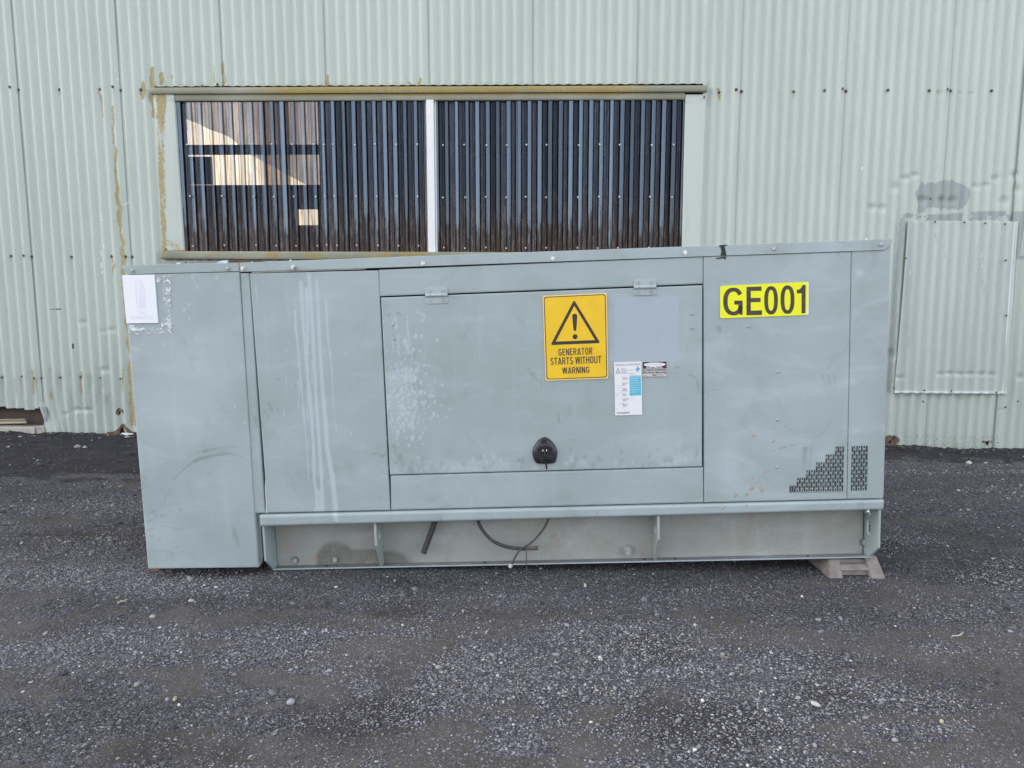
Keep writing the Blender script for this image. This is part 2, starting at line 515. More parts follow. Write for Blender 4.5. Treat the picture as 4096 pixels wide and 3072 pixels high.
def make_pane():
    """thin smoked polycarbonate: tinted see-through sheet under a glossy coat"""
    t = NT('smoked_polycarbonate')
    t.t.nodes.remove(t.b)
    rib, web, rnd, _ = t.attr('rib')
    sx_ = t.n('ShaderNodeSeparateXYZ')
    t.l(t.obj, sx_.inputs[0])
    low_refl = t.step(sx_.outputs[2], 2.05, 1.42)  # mask for the ground's brown reflection, painted low on the sheets
    dust = t.math('SUBTRACT', 1.0, rib)
    dirt = t.noise(9, 5, 0.65, st=(2.5, 1, 0.12))
    dirt_refl = t.noise(70, 4, 0.7, st=(1, 1, 0.15))  # streaks shared by pan dirt and the painted brown reflection
    tr = t.n('ShaderNodeBsdfTransparent')
    thin = t.noise(30, 5, 0.7, st=(3.0, 1, 0.05))
    tc_ = t.mix(t.step(dirt, 0.35, 0.7), (0.62, 0.50, 0.36), (0.32, 0.245, 0.17))
    tc_ = t.mix(t.math('MULTIPLY', t.step(thin, 0.44, 0.62), 0.7), tc_, (0.10, 0.078, 0.062))
    t.put(tr.inputs['Color'], t.mix(web, t.mix(t.math('MULTIPLY', rib, 0.6), tc_, (0.10, 0.085, 0.075)), (0.02, 0.016, 0.014)))
    gl = t.n('ShaderNodeBsdfGlossy')
    t.l(t.math('ADD', 0.05, t.math('MULTIPLY', dust, 0.22)), gl.inputs['Roughness'])
    t.put(gl.inputs['Color'], (0.60, 0.77, 1.0))  # blue of the mirrored sky put into the gloss tint
    df = t.n('ShaderNodeBsdfDiffuse')
    t.put(df.inputs['Color'], t.mix(low_refl, (0.105, 0.095, 0.115), (0.30, 0.20, 0.15)))
    m0 = t.n('ShaderNodeMixShader')
    t.l(t.math('ADD', 0.02, t.math('MULTIPLY', t.math('ADD', 0.13, t.math('MULTIPLY', t.step(dirt_refl, 0.42, 0.72), 0.34)), t.math('MULTIPLY', t.math('ADD', t.math('MULTIPLY', low_refl, 0.45), t.math('ADD', 0.1, t.math('MULTIPLY', dust, t.math('ADD', 0.5, rnd)))), t.math('SUBTRACT', 1.0, web)))), m0.inputs[0])
    t.l(tr.outputs[0], m0.inputs[1]); t.l(df.outputs[0], m0.inputs[2])
    fr = t.n('ShaderNodeFresnel')
    fr.inputs['IOR'].default_value = 1.6
    m1 = t.n('ShaderNodeMixShader')
    t.l(t.math('MULTIPLY', fr.outputs[0], t.math('MULTIPLY', t.math('MULTIPLY', t.math('SUBTRACT', 2.35, t.math('MULTIPLY', dust, 1.6)), t.math('ADD', 0.5, t.math('MULTIPLY', rnd, 0.75))), t.math('SUBTRACT', 1.0, t.math('MULTIPLY', web, 0.85))), clamp=True), m1.inputs[0])
    t.l(m0.outputs[0], m1.inputs[1]); t.l(gl.outputs[0], m1.inputs[2])
    t.l(m1.outputs[0], t.out.inputs['Surface'])
    return t.mat
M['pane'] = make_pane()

def make_ground():
    t = NT('gravel_ground')
    soil, gravel, damp, _ = t.attr('ground')
    cell = t.n('ShaderNodeTexVoronoi')
    t.l(t.coords((1, 1, 0.5)), cell.inputs['Vector'])
    cell.inputs['Scale'].default_value = 165
    cs = t.n('ShaderNodeSeparateColor')
    t.l(cell.outputs['Color'], cs.inputs[0])
    cell2 = t.n('ShaderNodeTexVoronoi')
    t.l(t.coords((1, 1, 0.5)), cell2.inputs['Vector'])
    cell2.inputs['Scale'].default_value = 290
    cs2 = t.n('ShaderNodeSeparateColor')
    t.l(cell2.outputs['Color'], cs2.inputs[0])
    fine = t.noise(160, 5, 0.7)
    lo = t.noise(3.5, 5, 0.65)
    dirt = t.mix(t.step(lo, 0.3, 0.7), (0.060, 0.053, 0.050), (0.094, 0.085, 0.081))
    dirt = t.mix(t.math('MULTIPLY', t.step(fine, 0.45, 0.7), 0.5), dirt, (0.13, 0.12, 0.115))
    stone = t.mix(cs.outputs[0], (0.042, 0.040, 0.048), (0.150, 0.146, 0.170))
    stone = t.mix(t.math('MULTIPLY', t.step(cs.outputs[1], 0.93, 0.97), 0.8), stone, (0.40, 0.39, 0.37))
    gap = t.step(cell.outputs['Distance'], 0.42, 0.75)
    stone = t.mix(t.math('MULTIPLY', gap, 0.75), stone, (0.035, 0.033, 0.035))
    speck = t.mix(t.math('MULTIPLY', t.step(cs2.outputs[0], 0.84, 0.95), t.math('MULTIPLY', t.step(t.noise(45, 3), 0.4, 0.6), 0.75)), dirt, t.mix(cs2.outputs[1], (0.12, 0.12, 0.125), (0.28, 0.27, 0.27)))
    peb = t.math('MULTIPLY', t.step(cs.outputs[2], 0.60, 0.64), t.step(cell.outputs['Distance'], 0.46, 0.34))
    speck = t.mix(t.math('MULTIPLY', peb, 0.85), speck, t.mix(cs.outputs[0], (0.075, 0.072, 0.074), (0.19, 0.18, 0.18)))
    gm = t.step(t.math('ADD', gravel, t.math('MULTIPLY', t.math('SUBTRACT', t.noise(30, 6, 0.75), 0.5), 1.3)), 0.32, 0.62)
    c = t.mix(gm, speck, stone)
    sc = t.mix(t.math('ADD', t.math('MULTIPLY', t.step(fine, 0.4, 0.75), 0.5), t.math('MULTIPLY', t.step(t.noise(9, 6, 0.7), 0.4, 0.7), 0.5)), (0.025, 0.023, 0.027), (0.068, 0.063, 0.071))
    sc = t.mix(t.math('MULTIPLY', t.step(cs2.outputs[0], 0.97, 0.99), 0.4), sc, (0.13, 0.13, 0.13))
    sm = t.step(t.math('ADD', soil, t.math('MULTIPLY', t.math('SUBTRACT', t.noise(18, 5, 0.7), 0.5), 0.6)), 0.4, 0.65)
    c = t.mix(sm, c, sc)
    c = t.mix(t.math('MULTIPLY', damp, 0.6), c, (0.018, 0.015, 0.013))
    h = t.mix(gm, t.math('ADD', t.math('MULTIPLY', fine, 0.4), t.math('MULTIPLY', peb, 0.6)), t.math('SUBTRACT', 1.0, cell.outputs['Distance']))
    h2 = t.math('ADD', h, t.math('MULTIPLY', t.noise(40, 4, 0.65), 0.6))
    t.bump(h2, 0.8, 0.008)
    return t.done(c, 0.9, 0.0, 0.25)
M['ground'] = make_ground()

def make_stone():
    t = NT('gravel_stone')
    a = t.n('ShaderNodeAttribute', attribute_name='tint')
    c = t.mix(t.math('MULTIPLY', t.step(t.noise(220, 3), 0.4, 0.7), 0.25), a.outputs['Color'], (0.09, 0.085, 0.09))
    return t.done(c, 0.8, 0.0, 0.3)
M['stone'] = make_stone()

# ---------------------------------------------------------------- ground
def wall_y(x):
    return 5.455 - 0.0105 * x

def soil_edge(x):
    return np.interp(x, [-6, -3, -1.5, 1.5, 3, 6], [4.22, 4.30, 4.5, 4.75, 4.92, 4.95]) + 0.22 * (fbm(x * 1.6, x * 0 + 3, 5) - 0.5)

def gz(x, y):
    zl = np.interp(x, [-7, -3.6, 3.0, 3.8, 7], [0.055, 0.045, -0.044, -0.06, -0.075])
    yb = soil_edge(x)
    t = sstep(0.0, 1.0, (y - yb + 0.25) / (wall_y(x) - yb + 0.2))
    near = sstep(6.5, 5.5, np.abs(y - 3.0)) * sstep(9, 6, np.abs(x))
    n = (fbm(x * 1.1, y * 1.6, 11) - 0.5) * 0.022 + (fbm(x * 6, y * 6, 12) - 0.5) * 0.012
    flat = sstep(0.0, 0.35, np.abs(y - 3.3) - 0.6)
    n = n + 0.045 * (fbm(x * 7, y * 9, 13) - 0.42) * sstep(0.22, 0.02, np.abs(wall_y(x) - 0.05 - y)) / np.maximum(near, 0.2)
    return -0.035 + (zl + 0.035) * t + n * near * (0.35 + 0.65 * flat)

def dens(x, y):
    d = fbm(x * 0.75 + 0.35 * y, y * 2.1, 21, 5)
    d2 = fbm(x * 2.4 + 0.5 * y, y * 6.5, 22, 5)
    d3 = fbm(x * 9, y * 16, 23, 3)
    far = sstep(2.0, 3.0, y)
    v = sstep(0.40, 0.60, 0.38 * d + 0.36 * d2 + 0.26 * d3 + 0.075 * far)
    track = np.exp(-((y - 3.35 - 0.06 * np.sin(x * 1.3)) / 0.16) ** 2) * sstep(0.9, 1.4, np.abs(x - 0.3))
    return np.clip(v - 0.55 * track * (0.4 + 1.2 * d3), 0, 1)

def axis(lo, hi, step, far):
    core = np.arange(lo, hi + 1e-6, step)
    g = np.concatenate([step * 1.5 * np.cumsum(1.35 ** np.arange(26))])
    g = g[g < far]
    return np.concatenate([lo - g[::-1], core, hi + g])

gx, gy = axis(-4.6, 4.6, 0.025, 900), axis(1.2, 5.7, 0.02, 900)
X, Y = np.meshgrid(gx, gy)
Xf, Yf = X.ravel(), Y.ravel()
Z = gz(Xf, Yf)
# shallow ridges where wheels and feet scraped
Z += 0.006 * (fbm(Xf * 3.0, Yf * 9.0, 31) - 0.5) * sstep(5.2, 4.6, Yf) * sstep(0.5, 1.0, Yf)
nx, ny = len(gx), len(gy)
ii = np.arange((ny - 1) * (nx - 1))
r0, c0 = ii // (nx - 1), ii % (nx - 1)
k0 = r0 * nx + c0
F = np.stack([k0, k0 + 1, k0 + nx + 1, k0 + nx], 1)
soil = sstep(-0.14, 0.16, Yf - soil_edge(Xf) + 0.45 * (fbm(Xf * 3.5, Yf * 7, 24, 5) - 0.5)) * sstep(6.0, 5.8, Yf)
damp = np.zeros_like(Xf)
for px, py, r in ((1630, 2330, 0.06), (1590, 2440, 0.09), (2590, 2565, 0.09), (2640, 2620, 0.07), (1440, 2880, 0.13), (620, 2995, 0.1), (2800, 2900, 0.12), (2900, 2935, 0.1), (3950, 2290, 0.2), (3560, 2260, 0.12), (830, 2290, 0.1), (1270, 2420, 0.05), (3290, 2765, 0.07), (850, 3020, 0.08), (300, 2170, 0.25), (3490, 2180, 0.14), (60, 1755, 0.05), (250, 1752, 0.06), (390, 1748, 0.08), (3830, 1800, 0.13), (3620, 1800, 0.08), (540, 1900, 0.1)):
    p = ground_at(px, py)
    damp = np.maximum(damp, (1 - sstep(0.3, 1.3, np.hypot((Xf - p[0]) / (r * 1.6), (Yf - p[1]) / r) + 0.9 * (fbm(Xf * 14, Yf * 18, 41) - 0.5))) * 0.8)
ga = np.stack([soil, dens(Xf, Yf), damp, np.ones_like(Xf)], 1)
tag(big_mesh('ground', np.stack([Xf, Yf, Z], 1), F, M['ground'], attrs={'ground': ga}), kind='structure')

# hill behind the photographer (seen only mirrored in the window sheets)
hx = np.linspace(-260, 260, 80)
hy = np.linspace(-150, -32, 24)
HX, HY = np.meshgrid(hx, hy)
HZ = -0.5 + 11 * sstep(-34, -80, HY) * (0.55 + 0.75 * fbm(HX * 0.02, HY * 0.02, 51)) + 1.2 * (fbm(HX * 0.15, HY * 0.15, 52) - 0.5) * sstep(-34, -50, HY)
ii = np.arange(23 * 79)
k0 = (ii // 79) * 80 + ii % 79
M['hill'] = simple('hill_scrub', (0.115, 0.085, 0.058), 0.95, var=0.6, scale=0.5)
tag(big_mesh('hill', np.stack([HX.ravel(), HY.ravel(), HZ.ravel()], 1), np.stack([k0, k0 + 1, k0 + 81, k0 + 80], 1), M['hill']), kind='structure')

# ---------------------------------------------------------------- loose gravel (stuff)
def ico():
    bm = bmesh.new()
    bmesh.ops.create_icosphere(bm, subdivisions=1, radius=1.0)
    v = np.array([x.co[:] for x in bm.verts]); f = np.array([[a.index for a in q.verts] for q in bm.faces])
    bm.free()
    return v, f
IV, IF = ico()
OV = np.array([(1, 0, 0), (-1, 0, 0), (0, 1, 0), (0, -1, 0), (0, 0, 1), (0, 0, -1)], float)
OF = np.array([(0, 2, 4), (2, 1, 4), (1, 3, 4), (3, 0, 4), (2, 0, 5), (1, 2, 5), (3, 1, 5), (0, 3, 5)])

def stone_batch(n, ylo, yhi, rmed, rsig, BV, BF, pale):
    y = np.sqrt(rng.uniform(ylo ** 2, yhi ** 2, n * 3))
    x = rng.uniform(-1, 1, n * 3) * (0.78 * y + 0.35)
    keep = rng.uniform(0, 1, n * 3) < (0.52 + 0.48 * dens(x, y)) * (1 - 0.95 * sstep(-0.12, 0.14, y - soil_edge(x) + 0.45 * (fbm(x * 3.5, y * 7, 24, 5) - 0.5)))
    x, y = x[keep][:n], y[keep][:n]
    n = len(x)
    r = rmed * np.exp(rng.normal(0, rsig, n))
    r = np.minimum(r, rmed * 3.2) * (0.72 + 0.28 * dens(x, y))
    sc = np.stack([rng.uniform(0.8, 1.5, n), rng.uniform(0.7, 1.1, n), rng.uniform(0.45, 0.8, n)], 1) * r[:, None]
    V = BV[None] * (1 + rng.uniform(-0.28, 0.28, (n, len(BV), 3)))
    V = V * sc[:, None]
    a = rng.uniform(0, 2 * np.pi, n)
    ca, sa = np.cos(a)[:, None], np.sin(a)[:, None]
    tl = rng.uniform(-0.3, 0.3, n)[:, None]
    vx, vy, vz = V[..., 0], V[..., 1], V[..., 2]
    vz = vz + tl * vx
    wx, wy = vx * ca - vy * sa, vx * sa + vy * ca
    P = np.stack([wx + x[:, None], wy + y[:, None], vz + (gz(x, y) + r * 0.22)[:, None]], 2)
    g = rng.uniform(0.05, 0.215, n) * (1 + 0.25 * rng.normal(0, 1, n)).clip(0.5, 1.7)
    g *= 0.72 + 0.75 * sstep(0.38, 0.66, fbm(x * 1.3, y * 3.2, 25, 4))
    col = np.stack([g, g * 0.98, g * 1.09], 1)
    warm = rng.uniform(0, 1, n) < 0.22
    col[warm] *= np.array([1.10, 1.0, 0.84])
    pl = rng.uniform(0, 1, n) < pale
    col[pl] = rng.uniform(0.34, 0.62, (pl.sum(), 1)) * np.array([1.0, 0.98, 0.93])
    C = np.concatenate([np.repeat(col, len(BV), 0), np.ones((n * len(BV), 1))], 1)
    Fc = (BF[None] + (np.arange(n) * len(BV))[:, None, None]).reshape(-1, 3)
    return P.reshape(-1, 3), Fc, C

parts = [stone_batch(150000, 1.35, 3.3, 0.0024, 0.38, OV, OF, 0.014), stone_batch(3600, 1.35, 3.4, 0.0044, 0.38, IV, IF, 0.03),
         stone_batch(42000, 3.2, 5.45, 0.0040, 0.3, OV, OF, 0.012), stone_batch(1500, 3.0, 5.45, 0.0075, 0.3, IV, IF, 0.06)]
def clods(n):
    x = rng.uniform(-4.4, 4.4, n)
    near_wall = rng.uniform(0, 1, n) < 0.55
    y = np.where(near_wall, wall_y(x) - 0.05 - np.abs(rng.normal(0, 0.07, n)), soil_edge(x) + rng.uniform(-0.15, 1, n) * (wall_y(x) - soil_edge(x)))
    r = 0.0055 * np.exp(rng.normal(0, 0.5, n)).clip(0.4, 3.5)
    V = IV[None] * (1 + rng.uniform(-0.35, 0.35, (n, len(IV), 3))) * (np.stack([rng.uniform(0.9, 1.6, n), rng.uniform(0.7, 1.1, n), rng.uniform(0.5, 0.9, n)], 1) * r[:, None])[:, None]
    P = V + np.stack([x, y, gz(x, y) + r * 0.25], 1)[:, None]
    g = rng.uniform(0.025, 0.085, n)
    pl = rng.uniform(0, 1, n) < 0.06
    g[pl] = rng.uniform(0.2, 0.4, pl.sum())
    C = np.concatenate([np.repeat(np.stack([g * 1.05, g, g * 0.97], 1), len(IV), 0), np.ones((n * len(IV), 1))], 1)
    return P.reshape(-1, 3), (IF[None] + (np.arange(n) * len(IV))[:, None, None]).reshape(-1, 3), C
parts.append(clods(2600))
off, Vs, Fs, Cs = 0, [], [], []
for v, f, c in parts:
    Vs.append(v); Fs.append(f + off); Cs.append(c); off += len(v)
tag(big_mesh('gravel', np.concatenate(Vs), np.concatenate(Fs), M['stone'], smooth=False, attrs={'tint': np.concatenate(Cs)}), kind='stuff')

# ---------------------------------------------------------------- shed
shed = empty('shed', frame_matrix(WR, WO), 'large pale green corrugated iron shed with a long smoked window', 'shed')
PITCHC = 0.7637 / 10
SEAM0 = -3.670
Z_FAR = 8.2  # unseen height, set so the shed shades the yard

def zsA(z): return z
def wallpaint(P):
    """stain masks where the photo shows them"""
    X, Y = to_photo(P, WO, WR)
    X0_, Y0_ = X, Y
    X = X + 9 * (fbm(X * 0.03, Y * 0.035, 101) - 0.5) * 2
    Y = Y + 16 * (fbm(X0_ * 0.09, Y * 0.02, 102) - 0.5) * 2
    lich, grime, rust, hole = [np.zeros_like(X) for _ in range(4)]
    patch, white, speck = [np.zeros_like(X) for _ in range(3)]
    A = lambda pts, s=0.617, ox=0, oy=0: [(ox + s * a, oy + s * b) for a, b in pts]
    for pts, w0, w1 in (
        (A([(728, 690), (735, 860), (745, 980), (755, 1150), (770, 1350), (785, 1500), (800, 1660)]), 6, 17),
        ([(492, 1010), (500, 1160), (513, 1287), (526, 1472), (536, 1690)], 16, 26),
        (A([(655, 600), (661, 700), (664, 780)]), 6, 3), (A([(908, 590), (918, 640)]), 12, 8), (A([(930, 545), (932, 640)]), 12, 9),
        (A([(985, 450), (987, 520), (985, 640)]), 16, 20), (A([(1050, 478), (1052, 538)]), 21, 21), (A([(1116, 495), (1117, 515)]), 8, 6),
        (A([(1448, 405), (1448, 470), (1452, 530)]), 12, 18), (A([(1392, 430), (1393, 540)]), 5, 7), (A([(985, 640), (1000, 760)]), 14, 10),
        ([(1310, 305), (1312, 345)], 9, 14), ([(1637, 335), (1639, 347)], 12, 12), ([(1680, 315), (1678, 345)], 9, 12), ([(1676, 332), (1677, 345)], 14, 12),
        ([(2876, 355), (2880, 400)], 18, 12), ([(452, 1027), (455, 1090)], 5, 4), ([(131, 1490), (133, 1570)], 9, 5), ([(490, 1470), (492, 1560)], 6, 3),
        ([(206, 1575), (207, 1590)], 9, 7), ([(326, 1490), (330, 1580)], 6, 4)):
        lich = np.maximum(lich, stroke(X, Y, pts, w0 * 1.25, w1 * 1.25, 0.75))
    lich *= np.clip(0.30 + 1.25 * fbm(X0_ * 0.06, Y0_ * 0.012, 103), 0, 1)
    # rain streaks and dirt below the fixings of the bottom rail
    for x, y, l, w in ((8, 1510, 90, 20), (86, 1507, 90, 10), (140, 1512, 110, 16), (164, 1512, 30, 8), (239, 1510, 60, 22), (322, 1508, 120, 18), (404, 1512, 130, 22), (483, 1515, 70, 12), (60, 1520, 100, 14), (200, 1480, 60, 14), (362, 1500, 110, 18), (420, 1590, 60, 26), (44, 352, 24, 8), (74, 360, 26, 8), (237, 360, 22, 10), (455, 352, 26, 8), (399, 358, 60, 8), (2943, 362, 20, 7), (2966, 366, 22, 7), (3175, 368, 28, 12), (3299, 364, 18, 8), (3368, 357, 18, 7), (3384, 366, 18, 7), (3718, 362, 20, 8), (3788, 358, 60, 8), (3803, 366, 20, 7), (43, 1026, 16, 9), (100, 1026, 16, 8), (126, 1028, 20, 8), (287, 1029, 40, 10), (500, 1028, 50, 14), (530, 1030, 12, 8), (3752, 366, 16, 8)):
        grime = np.maximum(grime, 0.8 * stroke(X, Y, [(x, y), (x + 2, y + l)], w, w * 0.5, 0.8) * (1 - 0.6 * sstep(y, y + l, Y)))
    grime = np.maximum(grime, 0.5 * box_mask(X, Y, -200, 1470, 540, 1640, 40) * sstep(0.5, 0.75, fbm(X0_ * 0.035, Y0_ * 0.006, 104)))
    grime = np.maximum(grime, 0.35 * box_mask(X, Y, 640, 330, 2810, 356, 14) * (0.4 + 0.9 * fbm(X * 0.02, Y * 0.005, 3)))
    grime = np.maximum(grime, 0.5 * stroke(X, Y, [(612, 340), (600, 380)], 26, 20, 0.9))
    grime = np.maximum(grime, 0.5 * stroke(X, Y, [(2832, 340), (2838, 420)], 18, 12, 0.9))
    grime = np.maximum(grime, 0.55 * stroke(X, Y, [(640, 1010), (645, 1060)], 26, 26, 0.9))
    grime = np.maximum(grime, 0.6 * box_mask(X, Y, 3570, 1572, 3960, 1590, 8) * sstep(0.35, 0.6, fbm(X * 0.03, Y * 0.02, 8)))
    lich = np.maximum(lich, 0.28 * box_mask(X, Y, 640, 330, 2800, 352, 8) * sstep(0.5, 0.75, fbm(X * 0.03, Y * 0.02, 4)))
    X, Y = 0.6 * X0_ + 0.4 * X, 0.75 * Y0_ + 0.25 * Y
    # torn and rusted places
    rust = np.maximum(rust, stroke(X, Y, [(470, 1632), (490, 1640), (494, 1652)], 8, 6, 0.6))
    rust = np.maximum(rust, blob(X, Y, 472, 1650, 11, 10, 0.5))
    rust = np.maximum(rust, stroke(X, Y, [(430, 1736), (462, 1732), (482, 1712), (492, 1700), (506, 1714), (522, 1732), (552, 1738)], 14, 14, 0.7))
    rust = np.maximum(rust, 0.7 * stroke(X, Y, [(400, 1737), (555, 1737)], 8, 12, 0.8))
    rust = np.maximum(rust, stroke(X, Y, [(213, 1238), (226, 1234), (240, 1237), (258, 1242)], 3.5, 2.5, 0.8) * 0.9)
    rust = np.maximum(rust, blob(X, Y, 3565, 1762, 32, 22, 0.7) * 0.95)
    rust = np.maximum(rust, 0.9 * stroke(X, Y, [(3930, 1768), (3966, 1766)], 10, 7, 0.8))
    rust = np.maximum(rust, 0.75 * stroke(X, Y, [(3946, 1770), (3955, 1790)], 12, 5, 0.8))
    rust = np.maximum(rust, 0.6 * stroke(X, Y, [(2900, 1775), (3650, 1783)], 6, 6, 0.9))
    for x, y in ((204, 1237), (228, 1236), (240, 1234), (8, 1510), (487, 1512)):
        rust = np.maximum(rust, 0.8 * blob(X, Y, x, y, 5, 4, 0.6))
    hole = np.maximum(hole, stroke(X, Y, [(291, 1352), (293, 1372), (294, 1392)], 3, 7, 0.4))
    hole = np.maximum(hole, stroke(X, Y, [(474, 1640), (480, 1650), (476, 1656)], 5, 5, 0.4))
    hole = np.maximum(hole, stroke(X, Y, [(480, 1733), (490, 1712), (496, 1733)], 7, 9, 0.4))
    hole = np.maximum(hole, stroke(X, Y, [(3558, 1772), (3562, 1762)], 10, 7, 0.4))
    hole = np.maximum(hole, stroke(X, Y, [(3573, 1754), (3576, 1750)], 8, 6, 0.4))
    hole = np.maximum(hole, blob(X, Y, 3949, 1773, 6, 7, 0.4))
    # newer grey touch-up paint on the right
    XA = X + 26 * (fbm(X0_ * 0.016, Y0_ * 0.016, 108) - 0.5) * 2 + 24 * (fbm(X0_ * 0.06, Y0_ * 0.05, 109) - 0.5); YA = Y + 22 * (fbm(X0_ * 0.018, Y0_ * 0.014, 110) - 0.5) * 2 + 30 * (fbm(X0_ * 0.08, Y0_ * 0.03, 112) - 0.5)
    pb = blob(XA, YA, 3782, 782, 100, 60, 0.14)
    pb = np.maximum(pb, blob(XA, YA, 3708, 788, 44, 52, 0.14))
    patch = np.maximum(patch, pb)
    patch = np.maximum(patch, stroke(X, Y, [(3625, 862), (3720, 872), (3850, 868), (3960, 862), (4096, 868)], 20, 44, 0.3) * sstep(0.3, 0.5, fbm(X * 0.03, Y * 0.03, 9)))
    patch = np.maximum(patch, stroke(X, Y, [(3610, 880), (3590, 1080), (3568, 1400), (3556, 1560)], 26, 30, 0.6) * 0.62)
    patch = np.maximum(patch, stroke(X, Y, [(4085, 880), (4065, 1020)], 34, 30, 0.5) * 0.7)
    patch = np.maximum(patch, stroke(X, Y, [(4055, 1030), (4096, 1030)], 12, 12, 0.3))
    for pts, w in (([(413, 980), (415, 990)], 4), ([(405, 1005), (406, 1020)], 5), ([(405, 1050), (405, 1072)], 5), ([(407, 1085), (408, 1092)], 5), ([(456, 282), (470, 279)], 3), ([(458, 322), (472, 319)], 3), ([(497, 818), (514, 812)], 3), ([(3446, 680), (3449, 668)], 4), ([(404, 862), (408, 880)], 3), ([(3985, 990), (4022, 1000)], 3)):
        white = np.maximum(white, stroke(X, Y, pts, w, w, 0.4))
    speck = np.maximum(speck, box_mask(X, Y, 3540, 1700, 4000, 1800, 30) * np.clip(0.35 + (Y - 1725) / 70, 0, 1))
    speck = np.maximum(speck, 0.25 * box_mask(X, Y, 200, 1700, 560, 1745, 16))
    return (np.stack([lich, grime, rust, hole], 1), np.stack([patch, white, speck, np.ones_like(X)], 1))

DENTS = [(4, 1.2, px, py, rx, ry, a) for px, py, rx, ry, a in ()]
dents = [(310, 1640, 14, 6, 0.010), (352, 1640, 14, 6, 0.010), (262, 1655, 10, 5, 0.006), (330, 1290, 12, 8, 0.006), (447, 1320, 10, 6, 0.007), (411, 1325, 9, 6, 0.006), (418, 1480, 14, 8, 0.008), (3622, 712, 14, 8, 0.009), (3660, 700, 12, 7, 0.008), (3488, 830, 12, 9, 0.009), (3528, 832, 12, 9, 0.009), (3580, 750, 12, 12, 0.009), (3690, 800, 16, 10, 0.010), (3810, 802, 14, 9, 0.010), (3765, 800, 10, 9, 0.010), (3905, 745, 12, 8, 0.008), (3945, 742, 12, 8, 0.008), (3982, 715, 14, 9, 0.008), (4060, 700, 14, 10, 0.008), (4015, 805, 14, 12, 0.009), (4070, 760, 14, 12, 0.009), (3565, 1420, 12, 14, 0.012), (3760, 374, 10, 6, 0.005), (3842, 374, 9, 5, 0.005), (3884, 375, 9, 5, 0.005), (130, 1700, 20, 10, 0.005), (4080, 1507, 10, 8, 0.010), (4000, 1640, 6, 4, 0.006)]

def corr_y(x, phase=0.0, amp=0.0096):
    return -amp * np.cos(2 * np.pi * (x - SEAM0 - 0.5 * PITCHC - phase) / PITCHC)

def wall_sheet(x0, x1, zb, ztop, lip=0.005, cut=None, bottom=None, mat='wall', name='wall_sheet', fine=True, ybase=0.0, phase=0.0, bend=0.0):
    """one corrugated sheet between seams; its right edge rides over its neighbour"""
    under = 0.5 * PITCHC
    xs = np.arange(x0 - under, x1 + 1e-6, PITCHC / 8 if fine else PITCHC / 4)
    zf = min(ztop, 3.4)
    zs = np.concatenate([np.arange(zb, zf, 0.0125 if fine else 0.3), np.linspace(zf, ztop, 8 if ztop > zf + 0.1 else 1)])
    XX, ZZ = np.meshgrid(xs, zs)
    x, z = XX.ravel(), ZZ.ravel()
    t = np.clip((x - x0) / (x1 - x0), -0.1, 1)
    wob = 0.0035 * (fbm(z * 1.7, z * 0 + x0, 61) - 0.5) * 2
    y = corr_y(x, phase) - lip * t + ybase + 0.004 * (fbm(x * 1.5, z * 1.2, 62) - 0.5)
    edge = sstep(0.03, 0.0, x1 - x)
    y = y - edge * (0.0015 + 0.0045 * sstep(0.45, 0.85, fbm(z * 1.3 + x0 * 3, z * 0, 63)))
    xw = x + edge * wob * 0.6
    if bend:
        y = y - bend * sstep(0.10, 0.0, x - x0) * sstep(0.22, 0.0, z)
        xw = xw + 0.078 * sstep(0.36, 0.0, z) * sstep(0.25, -0.03, x - x0)
    P = np.stack([xw, y, z], 1)
    if fine:
        PX, PY = to_photo(P, WO, WR)
        for dx, dy, rx, ry, a in dents:
            P[:, 1] += a * 1.2 * blob(PX, PY, dx, dy, rx * 1.2, ry * 1.3, 0.7)
    if bottom is not None:
        low = z <= zb + 1e-6
        P[low, 2] += bottom(P[low, 0])
    nxs, nzs = len(xs), len(zs)
    ii = np.arange((nzs - 1) * (nxs - 1))
    k0 = (ii // (nxs - 1)) * nxs + ii % (nxs - 1)
    F = np.stack([k0, k0 + 1, k0 + nxs + 1, k0 + nxs], 1)
    if cut is not None:
        cx = x[F].mean(1); cz = z[F].mean(1)
        F = F[~cut(cx, cz)]
    a1, a2 = wallpaint(P)
    used = np.unique(F)
    remap = np.full(len(P), -1); remap[used] = np.arange(len(used))
    return big_mesh(name, P[used], remap[F], M[mat], shed, True, {'stain': a1[used], 'stain2': a2[used]})

